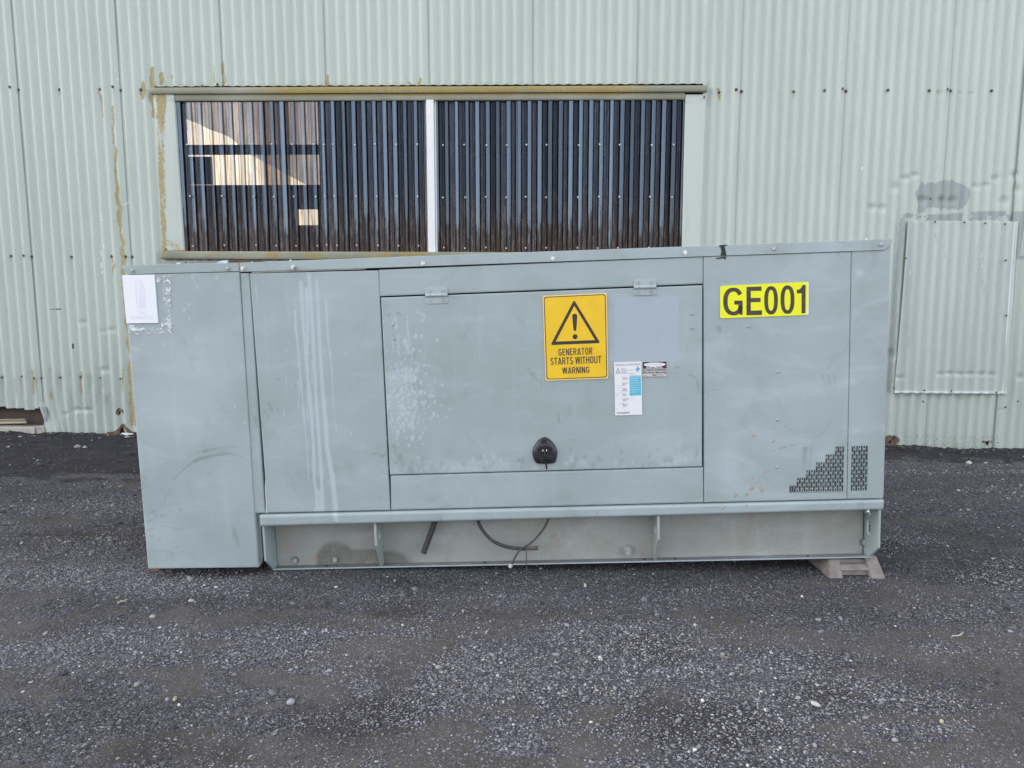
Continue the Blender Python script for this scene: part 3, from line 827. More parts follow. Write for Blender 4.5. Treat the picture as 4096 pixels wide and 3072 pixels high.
WX0, WX1 = W(655, 700)[0] - 0.02, W(2790, 700)[0] + 0.02       # wall opening behind the flashings
WZ0, WZ1 = W(1700, 1030)[1], W(1700, 352)[1] + 0.019
def win_cut(cx, cz):
    return (cx > WX0) & (cx < WX1) & (cz < WZ1) & (cz > WZ0)
hole_x = W(178, 1650)[0]
hole_z = W(90, 1632)[1]
def hole_cut(cx, cz):
    return (cx < hole_x) & (cz < hole_z + 0.009 * (np.sin(cx * 17) + 0.6 * np.sin(cx * 37)))
rag = lambda x: 0.012 * np.sin(x * 23) + 0.008 * np.sin(x * 61)
for i in range(-25, 17):  # outermost sheets are unseen, added to carry the shed's shadow
    x0 = SEAM0 + 0.7637 * i
    x1 = x0 + 0.7637
    fine = -2 <= i <= 9
    cut = None
    if i == 9:
        x1 = W(4008, 1600)[0] + 0.02
    if i in (1, 2, 3, 4, 5, 6): cut = win_cut
    if i <= -1: cut = hole_cut
    if i == 0: cut = None
    if i == 10:
        x0 = W(4008, 1600)[0]
    gbot = float(np.interp(x0 + 0.38, [-7, -3.6, 3.0, 3.8, 7], [0.02, 0.02, -0.075, -0.09, -0.1]))
    wall_sheet(x0, x1, gbot, Z_FAR, cut=cut, bottom=rag, fine=fine or i == 10, phase=0.012 if i == 10 else 0.0,
               ybase=-0.012 if i == 10 else 0.0, bend=0.02 if i == 0 else 0.0)

# rear, sides, roof: closed box so that the inside is dark
LX0, LX1, DEP = -22.7, 9.25, 9.0  # left end stretched out of view to keep sun off the foreground
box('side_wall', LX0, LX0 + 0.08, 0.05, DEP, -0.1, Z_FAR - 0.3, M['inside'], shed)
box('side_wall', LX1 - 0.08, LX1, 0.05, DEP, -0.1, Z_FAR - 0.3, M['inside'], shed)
# far wall with an opening to the sky, partly dimmed by a tinted sheet
ox0, oz1 = W(742, 396, DEP)
ox1, oz0 = W(1285, 742, DEP)
sx0, sz1 = W(1192, 838, DEP)
sx1, sz0 = W(1278, 902, DEP)
for a, b, c, d in ((LX0 + 0.08, ox0, -0.1, Z_FAR - 0.3), (ox1, LX1 - 0.08, -0.1, Z_FAR - 0.3), (ox0, ox1, sz1, oz0), (ox0, ox1, -0.1, sz0), (ox0, sx0, sz0, sz1), (sx1, ox1, sz0, sz1), (ox0, ox1, oz1, Z_FAR - 0.3)):
    box('rear_wall', a, b, DEP - 0.08, DEP, c, d, M['inside'], shed)
px0, pz0 = W(742, 632, DEP)
px1, pz1 = W(862, 742, DEP)
box('rear_screen', px0, px1, DEP - 0.14, DEP - 0.09, pz1, pz0, M['inside'], shed)
tq = NT('dusty_rear_sheet')
tt = tq.n('ShaderNodeBsdfTransparent')
tq.put(tt.inputs['Color'], tq.mix(tq.step(tq.noise(3, 4, 0.6, st=(1, 1, 0.2)), 0.3, 0.7), (0.50, 0.51, 0.56), (0.66, 0.66, 0.70)))
tq.l(tt.outputs[0], tq.out.inputs['Surface'])
prism('rear_sheet', [W(*q, DEP) for q in ((735, 474), (800, 498), (840, 520), (900, 540), (930, 556), (1000, 618), (1060, 650), (1160, 704), (1290, 775), (1290, 390), (735, 390))][::-1], DEP - 0.06, DEP - 0.058, tq.mat, shed)
rf = bmesh.new()
for sx, sy, sz in ((0, 0, 0),):
    a = [rf.verts.new(p) for p in ((LX0 - 0.3, -0.15, Z_FAR), (LX1 + 0.3, -0.15, Z_FAR), (LX1 + 0.3, DEP + 0.3, Z_FAR - 0.25), (LX0 - 0.3, DEP + 0.3, Z_FAR - 0.25))]
    b = [rf.verts.new((v.co.x, v.co.y, v.co.z + 0.06)) for v in a]
    rf.faces.new(a[::-1]); rf.faces.new(b)
    for k in range(4): rf.faces.new((a[k], a[(k + 1) % 4], b[(k + 1) % 4], b[k]))
bm_obj('roof', rf, M['roofing'], shed)
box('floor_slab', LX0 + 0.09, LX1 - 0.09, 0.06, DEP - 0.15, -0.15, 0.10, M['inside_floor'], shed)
for k in range(5):                                     # posts inside
    bx = -7.0 + 3.4 * k
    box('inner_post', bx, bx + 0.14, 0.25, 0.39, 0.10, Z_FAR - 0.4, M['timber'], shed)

# screws of the wall
sb = bmesh.new()
disc_bm(sb, 0.0105, 0.0, -0.003, 12)
disc_bm(sb, 0.0072, -0.003, -0.010, hexa=True)
rusty = mesh_only(sb, M['rusty_screw'])
def crest(x):
    return float(corr_y(np.array([x]))[0])
def wall_screw(px, py, parent=shed, s=1.0, dy=-0.004):
    x, z = W(px, py)
    inst(rusty, 'screw', (x, crest(x) + dy, z), parent, random.uniform(0, 3), scale=s * random.uniform(0.9, 1.1))
A = 0.617
for px, py in [(44, 350), (74, 358), (237, 358), (399, 357), (455, 349), (482, 360), (563, 358)]: wall_screw(px, py)
for x, y in ((127, 612), (237, 598), (276, 605), (622, 608), (828, 600), (943, 590), (968, 603), (1248, 598), (1523, 600), (1638, 593), (1663, 601), (1937, 601)): wall_screw(2800 + x * 0.6028, y * 0.6028)
for x, y in ((138, 203), (314, 199), (397, 209), (905, 214), (1411, 207), (1598, 210), (1674, 212)): wall_screw(x * 0.3165, 960 + y * 0.3165)
for x, y in ((30, 35), (318, 22), (517, 45), (605, 45), (882, 38), (1187, 32), (1488, 38), (1780, 58)): wall_screw(x * 0.2712, 1500 + y * 0.2712, s=0.8)
for x, y in ((645, 103), (678, 112), (535, 112), (820, 118), (965, 117), (1108, 118), (1258, 118), (1362, 115), (1397, 118), (1540, 118), (1685, 118), (1822, 121), (1965, 124), (2073, 112), (2112, 120)): wall_screw(500 + x * 0.5787, 280 + y * 0.5787, s=0.85, dy=-0.006)
for x, y in ((263, 121), (406, 123), (548, 123), (690, 125), (803, 113), (832, 123), (973, 125), (1115, 121), (1258, 123), (1400, 121), (1514, 106), (1548, 123), (1690, 118), (1835, 120)): wall_screw(1650 + x * 0.5787, 280 + y * 0.5787, s=0.85, dy=-0.006)
for px, py in ((2813, 393), (669, 998), (3716, 796), (3684, 1604), (4013, 1627), (4066, 1604)): wall_screw(px, py, s=0.75, dy=-0.02)

# ---------------------------------------------------------------- dense flat sheets with wear masks
def quad_sheet(name, corners, y, t, mat, parent, res, paint, O, Rm, wob=0.0, seed=0, attrs=('wear',), rim=0.002, holes=None):
    """corners BL,BR,TR,TL as (x,z); front sheet at y with a rolled edge going back t"""
    BL, BR, TR, TL = [np.array(c, float) for c in corners]
    wdt = max(np.linalg.norm(BR - BL), np.linalg.norm(TR - TL)); hgt = max(np.linalg.norm(TL - BL), np.linalg.norm(TR - BR))
    def ax(L):
        n = max(2, int(round((L - 2 * rim) / res)))
        return np.concatenate([[0], np.linspace(rim, L - rim, n), [L]]) / L
    us, vs = ax(wdt), ax(hgt)
    U, V = np.meshgrid(us, vs)
    u, v = U.ravel()[:, None], V.ravel()[:, None]
    Q = (BL * (1 - u) + BR * u) * (1 - v) + (TL * (1 - u) + TR * u) * v
    yy = np.full(len(Q), y, float)
    if wob: yy += wob * (fbm(Q[:, 0] * 2.2 + seed, Q[:, 1] * 2.2, 71 + seed) - 0.5) * 2
    nu, nv = len(us), len(vs)
    idx = np.arange(nu * nv).reshape(nv, nu)
    bd = np.concatenate([idx[0, :], idx[1:, -1], idx[-1, -2::-1], idx[-2:0:-1, 0]])
    yy[bd] += rim * 0.8
    P = np.stack([Q[:, 0], yy, Q[:, 1]], 1)
    F = np.stack([idx[:-1, :-1].ravel(), idx[:-1, 1:].ravel(), idx[1:, 1:].ravel(), idx[1:, :-1].ravel()], 1)
    if holes is not None:
        c = Q[F].mean(1)
        F = F[~holes(c[:, 0], c[:, 1])]
    sk = P[bd].copy(); sk[:, 1] = y + t
    b2 = len(P) + np.arange(len(bd))
    F2 = np.stack([bd, b2, np.roll(b2, -1), np.roll(bd, -1)], 1)
    P = np.concatenate([P, sk]); F = np.concatenate([F, F2])
    return P, F

def sheet(name, corners, y, t, mat, parent, res=0.004, paint=None, O=None, Rm=None, wob=0.0011, seed=0, rim=0.002, holes=None, extra=None):
    P, F = quad_sheet(name, corners, y, t, mat, parent, res, paint, O, Rm, wob, seed, rim=rim, holes=holes)
    if extra is not None:
        eV, eF = extra
        F = np.concatenate([F, eF + len(P)]); P = np.concatenate([P, eV])
    return big_mesh(name, P, F, mat, parent, True, paint(P))

def flash_paint(P):
    a1, a2 = wallpaint(P)
    X, Y = to_photo(P, WO, WR)
    b = lambda pts: [(500 + 0.5787 * p, 280 + 0.5787 * q) for p, q in pts]
    l = stroke(X, Y, b([(252, 190), (252, 260), (245, 330)]), 40, 34, 0.5)
    l = np.maximum(l, 0.8 * stroke(X, Y, b([(246, 300), (240, 450), (246, 700), (256, 900), (268, 1240)]), 44, 30, 0.95))
    l = np.maximum(l, 0.5 * stroke(X, Y, b([(262, 300), (262, 600), (275, 900), (290, 1220)]), 60, 50, 0.95) * fbm(X * 0.05, Y * 0.03, 105))
    l = l * np.clip(0.35 + 1.2 * fbm(X * 0.05, Y * 0.015, 106), 0, 1)
    l = np.maximum(l, 0.55 * stroke(X, Y, b([(300, 1190), (360, 1230)]), 30, 30, 0.9))
    hd = (Y < 385) & (Y > 340)
    l = np.maximum(l, np.where(hd, 1.0 * sstep(820, 1250, X) * sstep(2760, 2400, X) * (0.30 + 1.0 * fbm(X * 0.012, Y * 0.06, 14)), 0))
    l = np.maximum(l, np.where(Y > 1000, 0.8 * sstep(0.42, 0.66, fbm(X * 0.012, Y * 0.05, 15)), 0))
    g = np.where((Y < 412) | (Y > 1000), 0.75 * sstep(0.35, 0.7, fbm(X * 0.01, Y * 0.05, 107)), 0)
    g = np.maximum(np.maximum(a1[:, 1] * 0.4, g), 0.25 * stroke(X, Y, [(640, 990), (735, 990)], 60, 60, 0.9))
    a1 = np.stack([l, g, a1[:, 2] * 0, a1[:, 3] * 0], 1)
    return {'stain': a1, 'stain2': a2 * np.array([0, 0, 0, 1])}

# ---------------------------------------------------------------- window
def wl(*pts, depth=0.0): return [W(px, py, depth) for px, py in pts]
zt, zb_ = W(1700, 352)[1], W(1700, 377)[1]
hx0, hx1 = W(610, 361)[0], W(2825, 361)[0]
window = sheet('window', [(hx0, zb_), (hx1, zb_ + 0.004), (hx1, zt + 0.004), (hx0, zt)], -0.034, 0.03, M['old_flashing'], shed, 0.012, flash_paint, WO, WR, 0.002, 3)
box('head_flashing', hx0 + 0.01, hx1 - 0.01, -0.033, 0.012, zt + 0.0005, zt + 0.004, M['old_flashing'], window)
box('head_flashing_leg', hx0 + 0.01, hx1 - 0.01, 0.0125, 0.016, zt - 0.03, zt + 0.07, M['old_flashing'], window)
z2, z3 = W(1700, 381)[1], W(1700, 403)[1]
a_, b_ = W(702, 390)[0], W(2738, 390)[0]
sheet('head_rail', [(a_, z3), (b_, z3), (b_, z2 + 0.02), (a_, z2 + 0.02)], -0.016, 0.04, M['old_flashing'], window, 0.014, flash_paint, WO, WR, 0.0005, 4)
jl = wl((653, 1004), (740, 1006), (700, 378), (622, 378))
sheet('jamb', [jl[0], jl[1], jl[2], jl[3]], -0.020, 0.05, M['flashing'], window, 0.006, flash_paint, WO, WR, 0.002, 5)
jr = wl((2726, 1012), (2797, 1012), (2822, 381), (2740, 381))
sheet('jamb', [jr[0], jr[1], jr[2], jr[3]], -0.020, 0.05, M['flashing'], window, 0.008, flash_paint, WO, WR, 0.002, 6)
sl = wl((651, 1036), (2800, 1046), (2800, 1012), (653, 1006))
sheet('sill', [sl[0], sl[1], sl[2], sl[3]], -0.045, 0.06, M['old_flashing'], window, 0.014, flash_paint, WO, WR, 0.002, 7)
for p0, p1 in ((655, 745), (752, 1000), (1006, 1350), (1356, 1700), (1706, 2050), (2056, 2400), (2406, 2795)):
    c0, c1 = W(p0, 1050)[0], W(p1, 1050)[0]
    box('sill_block', c0, c1, -0.02, 0.07, W(1700, 1120)[1], W(1700, 1040)[1] - 0.004, M['grey_block'], window, 0.004)
# white centre post
mz0, mz1 = W(1722, 1020)[1], z3 + 0.002
mx0, mx1 = W(1710, 700)[0], W(1739, 700)[0]
box('mullion', mx0, mx1, -0.022, 0.05, mz0 - 0.04, mz1, M['mullion'], window, 0.002)
for s, q in ((-1, mx0), (1, mx1)):
    box('mullion_bead', q + (0.003 if s > 0 else -0.013), q + (0.013 if s > 0 else -0.003), 0.004, 0.03, mz0 - 0.03, mz1 - 0.002, M['mullion'] if s > 0 else M['pale_timber'], window, 0.001)
# dark rebates at the outer edges
plx0, prx1 = W(716, 700)[0], W(2731, 700)[0]
box('rebate', W(706, 700)[0] - 0.02, plx0 + 0.012, 0.034, 0.08, WZ0, mz1, M['timber'], window)
box('rebate', prx1 - 0.012, W(2740, 700)[0] + 0.02, 0.034, 0.08, WZ0, mz1, M['timber'], window)

def pane(x0, x1, z0, z1, y, seed, phase=0.0):
    r = random.Random(seed)
    knots = []
    p = 0.0765
    k = math.floor((x0 - phase) / p) - 1
    xs = []
    while k * p + phase < x1 + p:
        b = k * p + phase + r.uniform(-0.0015, 0.0015)
        tilt = r.gauss(0, 0.12)
        wid, rnd_ = r.uniform(0.82, 1.15), r.random()
        for f in (0.0, 0.10, 0.14, 0.17, 0.20, 0.30, 0.33, 0.40, 0.43, 0.50, 0.58, 0.60, 0.62, 0.70, 0.77, 0.80, 0.87, 0.90):
            ff = 0.60 + (f - 0.60) * wid if 0.28 < f < 0.92 else f
            xs.append((b + ff * p, rnd_, float(np.interp(f, [0, 0.10, 0.13, 0.17, 0.20, 0.30, 0.43, 0.57, 0.59, 0.61, 0.63, 0.77, 0.90, 1.0], [0, 0, 0.12, 0.12, 0, 0, 1, 1, 0.93, 0.93, 1, 1, 0, 0])) * (1 + tilt * (f - 0.65) * 2.2)))
        k += 1
    xs = sorted((a, q, h) for a, q, h in xs if x0 <= a <= x1)
    ax = np.array([a for a, _, _ in xs]); ar = np.array([q for _, q, _ in xs]); ah = np.array([h for _, _, h in xs])
    zs = np.linspace(z0, z1, 46)
    XX, ZZ = np.meshgrid(ax, zs); HH = np.repeat(ah[None], len(zs), 0)
    warp = 0.0022 * (fbm(XX * 9 + seed, ZZ * 1.6, 81 + seed) - 0.5) * 2 + 0.0012 * (fbm(XX * 30, ZZ * 5, 82 + seed) - 0.5)
    tw = 0.004 * (fbm(XX * 3 + seed, ZZ * 1.2, 85) - 0.5)
    P = np.stack([(XX + tw * 0.4).ravel(), (y - 0.017 * HH + warp).ravel(), ZZ.ravel()], 1)
    n = len(ax)
    ii = np.arange((len(zs) - 1) * (n - 1))
    k0 = (ii // (n - 1)) * n + ii % (n - 1)
    hh = HH.ravel()
    wv = sstep(0.04, 0.3, hh) * sstep(0.98, 0.7, hh)
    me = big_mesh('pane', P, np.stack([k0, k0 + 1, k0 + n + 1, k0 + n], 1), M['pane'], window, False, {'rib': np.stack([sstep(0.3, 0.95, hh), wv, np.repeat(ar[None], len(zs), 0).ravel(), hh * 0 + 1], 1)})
    return me

pz0, pz1 = W(1700, 1014)[1] - 0.01, z3 + 0.02
cuts = [plx0, W(1055, 700)[0], W(1275, 700)[0], mx0 - 0.012]
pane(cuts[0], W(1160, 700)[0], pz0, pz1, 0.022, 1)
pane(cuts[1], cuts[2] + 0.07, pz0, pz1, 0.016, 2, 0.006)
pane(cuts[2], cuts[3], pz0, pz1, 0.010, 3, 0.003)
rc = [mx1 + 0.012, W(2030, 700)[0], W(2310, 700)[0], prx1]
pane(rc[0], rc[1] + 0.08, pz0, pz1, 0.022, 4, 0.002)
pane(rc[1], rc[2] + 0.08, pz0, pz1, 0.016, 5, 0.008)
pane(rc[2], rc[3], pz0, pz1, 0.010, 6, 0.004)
for py in (583, 790, 985):                              # rails the sheets are screwed to
    z = W(1700, py)[1]
    box('rail', WX0 - 0.1, WX1 + 0.1, 0.045, 0.095, z - 0.045, z + 0.02, M['timber'], window)
wb = bmesh.new()
disc_bm(wb, 0.0065, 0, -0.003, 10)
disc_bm(wb, 0.0045, -0.003, -0.009, hexa=True)
wscrew = mesh_only(wb, M['window_screw'])
for x in (435, 660, 880, 1018, 1160, 1308, 1376, 1444, 1588, 1733, 1876, 2020):
    lx = W(500 + x * 0.5787, 578)[0]
    for py in (578, 785, 982):
        inst(wscrew, 'screw', (lx + random.uniform(-0.004, 0.004), -0.010, W(1700, py + random.uniform(-2, 2))[1]), window)
for x in (208, 360, 507, 648, 785, 928, 1147, 1292, 1432, 1650, 1800):
    lx = W(1650 + x * 0.5787, 583)[0]
    for py in (582, 789, 992):
        inst(wscrew, 'screw', (lx + random.uniform(-0.004, 0.004), -0.010, W(1700, py + random.uniform(-2, 2))[1]), window)

# ---------------------------------------------------------------- patch panel on the right
pc = [W(*p) for p in ((3569, 1571), (4011, 1574), (4063, 887), (3623.5, 883))]
def patch_sheet():
    BL, BR, TR, TL = [np.array(c) for c in pc]
    us, vs = np.linspace(0, 1, 92), np.linspace(0, 1, 110)
    U, V = np.meshgrid(us, vs)
    u, v = U.ravel()[:, None], V.ravel()[:, None]
    Q = (BL * (1 - u) + BR * u) * (1 - v) + (TL * (1 - u) + TR * u) * v
    x, z = Q[:, 0], Q[:, 1]
    y = corr_y(x, 0.012, 0.0095) - 0.020 + 0.005 * (fbm(x * 3, z * 3, 91) - 0.5)
    lift = 0.009 * (1 - sstep(0, 0.06, u[:, 0])) * (0.4 + 0.6 * np.sin(3.1 * v[:, 0]))
    lift += 0.012 * sstep(0.94, 1.0, u[:, 0])
    y = y - lift
    y = np.where(v[:, 0] < 0.012, y - 0.004, y)
    P = np.stack([x + 0.004 * (fbm(z * 4, z * 0, 92) - 0.5), y, z], 1)
    PX, PY = to_photo(P, WO, WR)
    for dx, dy in ((3763, 1495), (3800, 1494), (3838, 1495), (3880, 1495), (3926, 1496), (3968, 1497), (3600, 1510)):
        P[:, 1] += 0.011 * blob(PX, PY, dx, dy, 14, 7, 0.6)
    X, Yp = PX, PY
    g = np.zeros_like(X); l = np.zeros_like(X); w = np.zeros_like(X)
    for pts, w0 in (([(3743, 935), (3745, 965)], 8), ([(3778, 980), (3779, 1030)], 5), ([(3635, 1350), (3633, 1390)], 7), ([(3930, 1120), (3936, 1180)], 8), ([(3720, 1395), (3722, 1410)], 5), ([(3980, 1130), (3985, 1160)], 6)):
        g = np.maximum(g, 0.7 * stroke(X, Yp, pts, w0, w0 * 0.5, 0.8))
    for pts, w0 in (([(4062, 890), (4035, 1200), (4022, 1450), (4012, 1570)], 7), ([(3570, 1568), (4010, 1570)], 5), ([(3645, 1050), (3640, 1100)], 3), ([(3925, 1020), (3928, 1070)], 3), ([(3848, 1550), (3851, 1562)], 3), ([(3626, 886), (4060, 889)], 4)):
        w = np.maximum(w, 0.75 * stroke(X, Yp, pts, w0, w0, 0.5))
    n = 92
    ii = np.arange(109 * 91)
    k0 = (ii // 91) * n + ii % 91
    F = np.stack([k0, k0 + 1, k0 + n + 1, k0 + n], 1)
    a1 = np.stack([l, g, 0 * g, 0 * g], 1); a2 = np.stack([0 * g, w, 0 * g, g * 0 + 1], 1)
    return big_mesh('patch_panel', P, F, M['patch'], shed, True, {'stain': a1, 'stain2': a2})
patch = patch_sheet()
for px, py in ((3737, 888), (3854, 890), (3938, 893), (4016, 897), (3620, 1033), (4019, 1041), (4022, 1262), (3573, 1551), (3695, 1561), (3802, 1563), (3982, 1569)):
    x, z = W(px, py, -0.025)
    inst(rusty, 'screw', (x, -0.034, z), patch, random.uniform(0, 3), scale=0.72)

# ---------------------------------------------------------------- hole at the foot of the wall, footing, flap
b0 = W(-700, 1640, 0.10); b1 = W(158, 1628, 0.10); b2 = W(182, 1702, 0.10)
prism('backing_board', [(b0[0], 0.10), (b2[0], 0.10), (b1[0], W(0, 1600, 0.1)[1]), (b0[0], W(0, 1600, 0.1)[1])], 0.10, 0.118, M['brown_board'], shed, 0.002)
fz1 = W(90, 1706, -0.02)[1]
prism('footing', [(W(-900, 1720)[0], -0.1), (W(147, 1720)[0], -0.1), (W(145, 1712)[0], fz1 - 0.006), (W(-900, 1710)[0], fz1)], -0.02, 0.09, M['footing'], shed, 0.006)
prism('footing', [(W(149, 1720)[0], -0.1), (W(186, 1720)[0], -0.1), (W(180, 1708)[0], fz1 + 0.002), (W(148, 1710)[0], fz1 - 0.002)], -0.012, 0.09, M['flashing_plain'] if 'flashing_plain' in M else M['footing'], shed, 0.004)
fl = bmesh.new()
fp = [((170, 1626), (186, 1626)), ((174, 1650), (190, 1648)), ((178, 1690), (194, 1690)), ((178, 1731), (197, 1731))]
rows = []
for k, (p, q) in enumerate(fp):
    a, b = W(*p), W(*q)
    rows.append([fl.verts.new((a[0], -0.004, a[1])), fl.verts.new(((a[0] + b[0]) / 2, -0.030 + 0.006 * k, (a[1] + b[1]) / 2)), fl.verts.new((b[0], -0.008, b[1]))])
for r_a, r_b in zip(rows[:-1], rows[1:]):
    for k in range(2): fl.faces.new((r_a[k], r_a[k + 1], r_b[k + 1], r_b[k]))
M['flap'] = simple('bent_sheet', (0.42, 0.47, 0.46), 0.5)
bm_obj('bent_flap', fl, M['flap'], shed, True)

def world_of(Rm, O, x, y, z): return Vector((Rm @ np.array([x, y, z]) + O).tolist())
def stick(x0, z0, x1, z1, yd, r, name, lab):
    bm = bmesh.new()
    add_tube(bm, [world_of(WR, WO, x0 + (x1 - x0) * t, yd, z0 + (z1 - z0) * t) for t in (0, 0.5, 0.92, 1.0)], [r, r, r * 0.95, r * 0.8], 6)
    return tag(bm_obj(name, bm, M['pale_timber'], None), lab, 'stick', 'pale sticks in the hole at the wall foot')
q0 = W(-260, 1697, 0.03); q1 = W(106, 1687, 0.03)
stick(q0[0], fz1 + 0.012, q1[0], fz1 + 0.024, 0.03, 0.010, 'timber_stick', 'thicker lower pale stick lying on the concrete footing in the wall hole')
stick(q0[0], fz1 + 0.030, W(101, 1676, 0.045)[0], fz1 + 0.046, 0.045, 0.005, 'timber_stick', 'thin upper pale stick lying above the thicker one in the wall hole')
stick(q0[0], fz1 + 0.022, W(104, 1681, 0.052)[0], fz1 + 0.036, 0.052, 0.004, 'timber_stick', 'thinnest pale stick, squeezed between the two others in the wall hole')

# ---------------------------------------------------------------- generator
gen = empty('generator', frame_matrix(GR, GO), 'grey-green enclosed diesel generator on a steel skid, right end raised on a block', 'generator')

FING = []
_r = random.Random(3)
for k in range(85):                                    # finger marks along the door's lower edge
    x = _r.uniform(1565, 2800)
    FING.append((x, 1898 - 0.0267 * (x - 1559) - abs(_r.gauss(0, 1)) * 28 - 8, _r.uniform(5, 12), _r.uniform(7, 16), _r.uniform(-0.5, 0.5), _r.random() < 0.6))
SPLAT = []
for k in range(420):
    x = _r.gauss(1625, 60); y = _r.gauss(1580, 105)
    SPLAT.append((x, y, abs(_r.gauss(0, 1)) * 2.6 + 1.2, _r.uniform(1.0, 1.8)))
DOTS = [(_r.uniform(520, 3540), _r.uniform(1120, 2000), _r.uniform(1.5, 3.0)) for _ in range(70)]

def gen_paint(P):
    X, Y = to_photo(P, GO, GR)
    xmin, xmax, ymin, ymax = X.min() - 60, X.max() + 60, Y.min() - 60, Y.max() + 60
    light, dark, orange, ghost = [np.zeros_like(X) for _ in range(4)]
    def inside(pts): return any(xmin < p[0] < xmax and ymin < p[1] < ymax for p in pts)
    def st(m, pts, w0, w1, k=1.0, soft=0.4):
        return np.maximum(m, k * stroke(X, Y, pts, w0, w1, soft)) if inside(pts) else m
    z = lambda pts, s, ox, oy: [(ox + s * a, oy + s * b) for a, b in pts]
    # long dried drips on the left panel
    for pts, w0, w1 in (([(165, -120), (172, 0), (190, 180), (205, 400), (215, 480), (235, 700), (255, 900), (278, 1290)], 9, 4),
                        ([(215, -350), (235, 0), (255, 200), (270, 420), (285, 560), (300, 760), (320, 1000), (325, 1290), (345, 1400), (350, 1535)], 17, 11),
                        ([(262, -300), (272, 0), (272, 160), (268, 300)], 16, 6),
                        ([(280, -420), (310, 0), (320, 200), (335, 450), (345, 700), (365, 950), (385, 1230), (395, 1540)], 13, 13),
                        ([(345, -380), (365, 0), (375, 250), (400, 600), (420, 800), (430, 1000), (455, 1150), (475, 1250), (490, 1400), (505, 1540)], 11, 20),
                        ([(425, -200), (435, 0), (445, 150), (470, 350), (485, 600), (505, 890)], 8, 3),
                        ([(160, 0), (165, 65)], 4, 3), ([(195, 460), (198, 700)], 5, 3), ([(265, 500), (270, 800)], 5, 3), ([(275, 950), (278, 1030)], 4, 3), ([(305, 300), (308, 490)], 4, 3), ([(350, 1390), (385, 1390), (390, 1530), (345, 1530)], 22, 22),
                        ([(90, 200), (92, 232)], 4, 3), ([(90, 430), (92, 500)], 4, 3), ([(585, 230), (582, 265)], 4, 3), ([(628, 890), (629, 925)], 5, 3), ([(405, 180), (410, 240)], 4, 3), ([(75, 705), (72, 760)], 4, 3),
                        ([(490, 1545), (512, 1615)], 22, 18)):
        light = st(light, z(pts, 0.4823, 1100, 1300), w0, w1, 0.85, 0.3)
    light = st(light, [(1023, 1148), (1030, 1200)], 6, 4, 0.8)
    light = st(light, [(1146, 1170), (1147, 1190)], 5, 4, 0.7)
    # splash on the door's left side
    for x, y, r, e in SPLAT:
        if x > 1540 and xmin < x < xmax and ymin < y < ymax and not (x < 1530):
            light = np.maximum(light, 0.95 * blob(X, Y, x, y, r, r * e, 0.5))
    for pts, w in (([(1627, 1265), (1632, 1330), (1640, 1385)], 7), ([(1593, 1340), (1592, 1400)], 6), ([(1569, 1360), (1575, 1410)], 6), ([(1593, 1395), (1598, 1430)], 6), ([(1646, 1405), (1650, 1440)], 6), ([(1672, 1450), (1676, 1485)], 6), ([(1585, 1450), (1590, 1490)], 7)):
        light = st(light, pts, w, w * 0.6, 0.8)
    light = np.maximum(light, 0.25 * blob(X, Y, 1600, 1560, 70, 130, 0.8))
    light = st(light, [(1665, 1246), (1700, 1262), (1690, 1285)], 8, 12, 0.5, 0.7)
    # soft handled areas and smears
    for x, y, rx, ry, k in ((800, 1450, 150, 130, 0.32), (720, 1640, 160, 120, 0.3), (870, 1740, 190, 60, 0.25), (900, 1960, 130, 110, 0.34), (650, 2130, 110, 70, 0.28), (1680, 1700, 130, 60, 0.2), (2000, 1770, 140, 40, 0.25), (2650, 1790, 110, 50, 0.3), (3440, 1690, 60, 90, 0.3), (3240, 1550, 80, 20, 0.35), (3010, 1575, 130, 24, 0.3), (2920, 1850, 40, 120, 0.3), (3300, 1850, 40, 120, 0.25), (1990, 1960, 160, 50, 0.2), (3440, 1090, 16, 12, 0.8), (1270, 1230, 60, 120, 0.15), (2230, 1585, 70, 25, 0.18), (1900, 1880, 220, 24, 0.28), (1400, 1550, 100, 160, 0.15), (2990, 1180, 220, 40, 0.1), (1200, 2020, 120, 30, 0.2)):
        if xmin < x < xmax and ymin < y < ymax:
            light = np.maximum(light, k * blob(X, Y, x, y, rx, ry, 0.8, 0.1))
    for pts, w in (([(2918, 1620), (3290, 1530)], 30), ([(3185, 1560), (3420, 1530)], 22)):
        light = st(light, pts, w, w, 0.22, 0.5)
    for x, y in ((738, 1240), (788, 1148), (757, 1218), (756, 1273), (867, 1110), (782, 1355), (800, 1475), (532, 1395), (655, 1378), (980, 1690), (940, 1625), (770, 1108)):
        light = np.maximum(light, 0.75 * blob(X, Y, x, y, 5, 8, 0.6, _r.uniform(-1, 1)))
    light = np.maximum(light, 0.5 * stroke(X, Y, [(535, 1392), (560, 1400)], 14, 8, 0.7))
    for x, y, r in DOTS: 
        if xmin < x < xmax and ymin < y < ymax: light = np.maximum(light, 0.9 * blob(X, Y, x, y, r, r, 0.5))
    # scuffs on the cabinet
    c8 = lambda pts: z(pts, 0.4823, 480, 1600)
    dark = st(dark, c8([(355, 880), (385, 800), (425, 730)]), 2, 3, 0.9)
    dark = st(dark, c8([(440, 660), (520, 580), (600, 520), (640, 500)]), 3, 6, 0.9)
    dark = st(dark, c8([(620, 505), (700, 478), (790, 458), (860, 455)]), 17, 8, 0.95, 0.6)
    dark = st(dark, c8([(640, 440), (700, 415), (780, 398), (870, 388), (960, 386)]), 3, 3, 0.9)
    dark = st(dark, c8([(690, 430), (780, 410), (880, 402)]), 9, 3, 0.8, 0.6)
    dark = st(dark, c8([(820, 440), (900, 440), (960, 455), (1030, 478)]), 8, 2, 0.85, 0.6)
